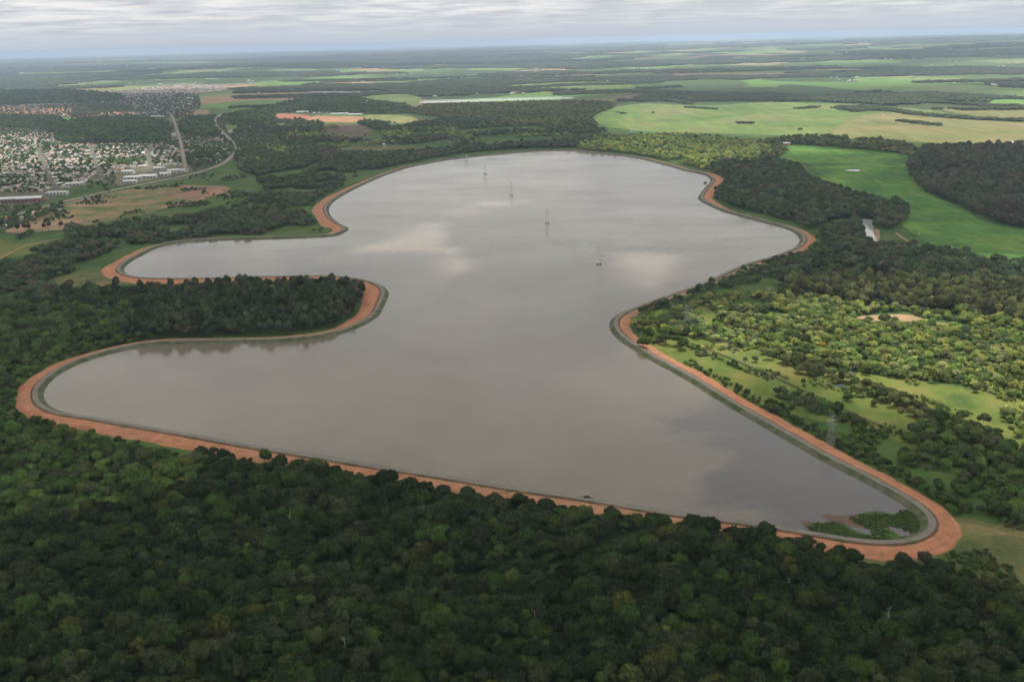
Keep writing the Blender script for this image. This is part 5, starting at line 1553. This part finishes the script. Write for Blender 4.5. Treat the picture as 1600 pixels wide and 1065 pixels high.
building(330, 125, 120, 50, 9, 0, 'gable', M_WHITE, M_WHITE, 'row of white sheds far beyond the town')
building(1227, 227, 30, 18, 5, 10, 'gable', simple('brick_red_wall', (.36, .12, .08)), M_METALROOF, 'red-walled farmhouse with pale roof beside the green field', 'farmhouse', 'farmhouse')
building(1592, 226, 44, 24, 5, 0, 'gable', M_WHITE, M_METALROOF, 'long white farm shed at the right edge above the dark wood', 'farm_shed', 'shed')
building(1018, 217, 34, 14, 5, 4, 'gable', M_WHITE, simple('rust_roof', (.26, .15, .11)), 'rust-roofed farmhouse right of the white water tower', 'farmhouse', 'farmhouse')
building(995, 216, 18, 12, 4, 4, 'gable', M_WHITE, M_METALROOF, 'small white outbuilding at the foot of the water tower', 'farmhouse', 'farmhouse')
building(1192, 225, 16, 12, 4, 30, 'gable', M_WHITE, simple('clay_roof', (.36, .17, .11)), 'clay-roofed cottage among trees left of the red farmhouse', 'farmhouse', 'farmhouse')
building(440, 173, 26, 22, 6, 0, 'gable', M_WALL, M_METALROOF, 'tan house on top of the red earth cut', 'house', 'house')
building(600, 229, 8, 8, 7, 0, 'gable', M_WHITE, M_METALROOF, 'tiny white pump house in the olive field north of the bay', 'pump_house', 'pump house')
for q_, (a_, b_, w1) in enumerate([(473, 176, 60), (500, 177.5, 70), (530, 179, 80), (555, 180, 60)]):
    building(a_, b_, w1, 16, 4, 0, 'gable', M_WHITE, M_METALROOF, ['first', 'second', 'third', 'fourth'][q_] + ' pale row of sheds from the left behind the orange soil', 'shed', 'shed', group='rows of sheds behind the bare soil')
for q_, (a_, b_, w1) in enumerate([(497, 146, 110), (522, 146, 110), (547, 146.5, 120)]):
    building(a_, b_, w1, 40, 8, 0, 'gable', M_WHITE, M_WHITE, ['left', 'middle', 'right'][q_] + ' white factory row standing far off in the fields', 'factory', 'factory', group='far white factory rows')
for o_ in list(bpy.data.objects):
    if o_.name.startswith('wall') and o_.type == 'MESH' and o_.data.materials and o_.data.materials[0] == M_WALL:
        o_['tint'] = [.5, .5, .48]


# houses
def house_geo(kind):
    b = MB(); w_, d_, h = [(10, 8, 3.1), (12, 7.5, 3.0), (9, 9, 3.2), (9, 8, 5.6)][kind]
    wall = MB(); wall.box((0, 0, h / 2 - .2), (w_, d_, h + .4))
    roof = MB()
    if kind in (0, 1):
        wall.add([(-w_ / 2, -d_ / 2, h), (-w_ / 2, d_ / 2, h), (-w_ / 2, 0, h + 1.5), (w_ / 2, -d_ / 2, h), (w_ / 2, d_ / 2, h), (w_ / 2, 0, h + 1.5)], [(0, 2, 1), (3, 4, 5)])
        gable(roof, w_, d_, h - .02, h + 1.8, .55)
    elif kind == 2:
        W_ = w_ / 2 + .6
        V = [(-W_, -W_, h), (W_, -W_, h), (W_, W_, h), (-W_, W_, h), (-1.2, 0, h + 2.1), (1.2, 0, h + 2.1)]
        roof.add(V, [(0, 1, 5, 4), (1, 2, 5), (2, 3, 4, 5), (3, 0, 4), (3, 2, 1, 0)])
    else:
        gable(roof, w_, d_, h + .05, h + .9, .4)
        wall.add([(-w_ / 2, -d_ / 2, h), (-w_ / 2, d_ / 2, h), (-w_ / 2, 0, h + .7), (w_ / 2, -d_ / 2, h), (w_ / 2, d_ / 2, h), (w_ / 2, 0, h + .7)], [(0, 2, 1), (3, 4, 5)])
    return wall, roof


ROOFS = [((0.37, 0.35, 0.33), 'grey'), ((0.26, 0.25, 0.24), 'dark grey'), ((0.48, 0.45, 0.41), 'pale'), ((0.46, 0.20, 0.13), 'terracotta'), ((0.40, 0.27, 0.19), 'brown tiled'), ((0.68, 0.67, 0.65), 'white'), ((0.60, 0.52, 0.42), 'sandy'), ((0.25, 0.36, 0.48), 'blue')]
RW = np.array([.24, .16, .2, .11, .11, .05, .11, .02])
WALLS = [((.60, .58, .54), 'white'), ((.50, .46, .38), 'cream'), ((.42, .40, .38), 'grey'), ((.52, .40, .30), 'ochre'), ((.35, .25, .20), 'bare brick')]


def town_pts(poly, ax, ay, ang, prob):
    P = catmull(GP(poly), 3); c = P.mean(0)
    lo = P.min(0) - 400; hi = P.max(0) + 400
    L = max(hi - lo)
    n = int(L / ax); m_ = int(L / ay)
    a_, b_ = np.meshgrid(np.arange(-n, n), np.arange(-m_, m_), indexing='ij')
    a_ = a_.ravel(); b_ = b_.ravel()
    x0 = a_ * ax + (a_ // 9) * 9.0; y0 = b_ * ay + (b_ // 2) * 9.0
    x0 = x0 + rng.uniform(-2, 2, x0.shape); y0 = y0 + rng.uniform(-2.5, 2.5, y0.shape)
    ca, sa = math.cos(ang), math.sin(ang)
    x = c[0] + x0 * ca - y0 * sa; y = c[1] + x0 * sa + y0 * ca
    kp = inpoly(x, y, P) & (rng.rand(len(x)) < prob)
    x = x[kp]; y = y[kp]
    bad = np.zeros(len(x), bool)
    for r_ in RO: bad |= dist_line(x, y, r_, False) < 8.5
    return x[~bad], y[~bad]


hx = []; hy = []; hz = []; hk = []
for poly, ax, ay, ang, pr, tag_ in [
        ([(-120, 212), (0, 203), (70, 206), (95, 225), (150, 226), (235, 226), (262, 226), (285, 240), (284, 262), (240, 268), (170, 276), (120, 290), (60, 305), (-40, 330), (-120, 340)], 13.5, 15.5, .28, .90, 'town'),
        ([(285, 222), (300, 215), (340, 212), (358, 225), (362, 240), (340, 255), (300, 262), (288, 245)], 17, 19, .1, .45, 'town'),
        ([(0, 345), (40, 330), (85, 322), (95, 330), (40, 348), (0, 358)], 20, 18, .1, .6, 'town'),
        ([(-150, 168), (60, 168), (110, 171), (205, 177), (205, 184), (60, 183), (-150, 184)], 15, 30, .05, .92, 'row'),
        ([(100, 160), (190, 150), (270, 148), (300, 153), (290, 172), (215, 172), (150, 165)], 20, 24, .2, .55, 'town'),
        ([(160, 152), (190, 142), (260, 134), (300, 132), (345, 135), (355, 141), (300, 147), (220, 152)], 24, 34, .1, .75, 'far'),
        ([(-120, 166), (0, 166), (100, 162), (110, 166), (0, 169)], 20, 25, .1, .6, 'town')]:
    x, y = town_pts(poly, ax, ay, ang, pr)
    hx.append(x); hy.append(y); hz += [tag_] * len(x); hk.append(np.full(len(x), ang))
hx = np.concatenate(hx); hy = np.concatenate(hy); hz = np.array(hz); ha = np.concatenate(hk)
clear = [catmull(GP(q), 3) for q in ([(165, 252), (225, 245), (230, 252), (180, 257)], [(100, 296), (150, 287), (175, 290), (120, 302), (100, 302)], [(190, 266), (290, 260), (292, 280), (192, 288)], [(-20, 304), (62, 300), (102, 294), (102, 306), (-20, 320)], [(300, 198), (330, 198), (330, 212), (300, 212)])]
bad = np.zeros(len(hx), bool)
for c_ in clear: bad |= inpoly(hx, hy, c_)
hx, hy, hz, ha = hx[~bad], hy[~bad], hz[~bad], ha[~bad]
nh = len(hx)
hu, hv = PX(hx, hy, 2.0)
hkind = rng.choice(4, nh, p=[.4, .25, .25, .10]); hri = rng.choice(len(ROOFS), nh, p=RW / RW.sum()); hwi = rng.choice(len(WALLS), nh, p=[.4, .22, .18, .1, .1])
row_ = hz == 'row'
hkind[row_] = 2; hri[row_] = np.where(rng.rand(row_.sum()) < .85, 3, 4); hwi[row_] = 1
hsc = rng.uniform(.8, 1.2, nh); hrot = ha + rng.choice([0, math.pi / 2, math.pi], nh) + rng.randn(nh) * .05
hrot[row_] = ha[row_] + math.pi / 2 * rng.randint(0, 2, row_.sum())
inf = (hu > 3) & (hu < 1597)
hd = np.where(inf, np.hypot(hx, hy), 1e9)
near_h = np.argsort(hd)[:290]
hset = np.zeros(nh, bool); hset[near_h] = True
hme = []
for q in range(4):
    w0, r0 = house_geo(q)
    a_ = w0.obj('wall', M_WALL); b_ = r0.obj('roof', M_ROOF); hme.append((a_.data, b_.data))
    bpy.data.objects.remove(a_); bpy.data.objects.remove(b_)
KW = ['gabled house', 'long gabled house', 'square hip-roofed house', 'two-storey house']
for i_ in near_h:
    e_ = empty('house', (hx[i_], hy[i_], 0.0), hrot[i_], float(hsc[i_]))
    u, v = hu[i_], hv[i_]
    where = ('beyond the highway at the far left' if v > 318 else 'in the nearest town blocks by the brick factory' if v > 292 else 'in the blocks just left of the white sheds' if u > 120 and v > 262 else
             'between the avenue and the highway curve' if u > 286 else 'in the middle blocks of the town' if u > 110 else 'in the left edge blocks of the town')
    set_props(e_, f"{ROOFS[hri[i_]][1]}-roofed {WALLS[hwi[i_]][1]} {KW[hkind[i_]]} {where}", 'house', 'houses of the town')
    a_ = link('wall', hme[hkind[i_]][0], e_); a_['tint'] = list(np.array(WALLS[hwi[i_]][0]) * float(rng.uniform(.85, 1.15)))
    b_ = link('roof', hme[hkind[i_]][1], e_); b_['tint'] = list(np.array(ROOFS[hri[i_]][0]) * float(rng.uniform(.85, 1.15)))
# the rest of the houses as one: wall copies and roof copies on the same points
hp = []
protoh = []
for q in range(4):
    w0, r0 = house_geo(q)
    protoh.append((np.array(w0.v), w0.f, np.zeros(len(w0.f)), [0] * len(w0.f)))
for q in range(4):
    w0, r0 = house_geo(q)
    protoh.append((np.array(r0.v), r0.f, np.zeros(len(r0.f)), [1] * len(r0.f)))
rest = np.where(~hset)[0]
for i_ in rest:
    sc1 = hsc[i_] * (1.35 if hz[i_] == 'far' else 1.15 if hz[i_] == 'row' else 1)
    wc = np.array(WALLS[hwi[i_]][0]) * rng.uniform(.85, 1.15); rc = np.array(ROOFS[hri[i_]][0]) * rng.uniform(.85, 1.15)
    hp.append([hx[i_], hy[i_], 0, hrot[i_], sc1, sc1, hkind[i_], *wc])
    hp.append([hx[i_], hy[i_], 0, hrot[i_], sc1, sc1, 4 + hkind[i_], *rc])
for q_ in range(170):      # lone farms on the plain
    a_ = rng.uniform(-R(29), R(29)); r_ = rng.uniform(4200, 14000)
    x_, y_ = r_ * math.sin(a_), r_ * math.cos(a_)
    if any(inpoly(np.array([x_]), np.array([y_]), K_)[0] for K_ in KEEP) or r_ < 5200: continue
    for e2 in range(rng.randint(1, 4)):
        x2, y2 = x_ + rng.randn() * 40, y_ + rng.randn() * 40; sc1 = rng.uniform(1.2, 2.4); ro_ = rng.rand() * 6.28; kd = rng.randint(0, 2)
        z_ = float(terrain(np.array(x2), np.array(y2)))
        hp.append([x2, y2, z_, ro_, sc1, sc1, kd, .5, .48, .44]); rc = np.array(ROOFS[[5, 2, 3, 0][rng.randint(0, 4)]][0])
        hp.append([x2, y2, z_, ro_, sc1, sc1, 4 + kd, *rc])
scatter('far_houses', 'rest of the small town houses, the orange-roofed rows and the far suburb', 'houses', protoh, np.array(hp), [M_WALL, M_ROOF])

# ------------------------------------------------------------------ haze
m = bpy.data.materials.new('haze'); m.use_nodes = True
t = NT(m.node_tree); t.n.remove(t.n['Principled BSDF'])
pv = t.n.new('ShaderNodeVolumePrincipled')
pv.inputs['Color'].default_value = (0.60, 0.74, 1.0, 1)
pv.inputs['Density'].default_value = 4.3e-5
pv.inputs['Anisotropy'].default_value = 0.2
t.link(pv.outputs[0], t.n['Material Output'].inputs['Volume'])
b = MB(); b.box((0, 0, 0), (130000, 130000, 1.0)); hv_ = np.array(b.v)
zt_ = 330.0; zb_ = -6.0
vv = [(x_, y_, zt_ if z_ > 0 else zb_) for x_, y_, z_ in b.v]
hz_o = mesh_obj('haze', vv, b.f, m)
set_props(hz_o, 'thin blue haze lying over the whole plain', 'haze', kind='stuff')
print('trees', len(T['x']), 'houses', nh, 'objects', len(bpy.data.objects))
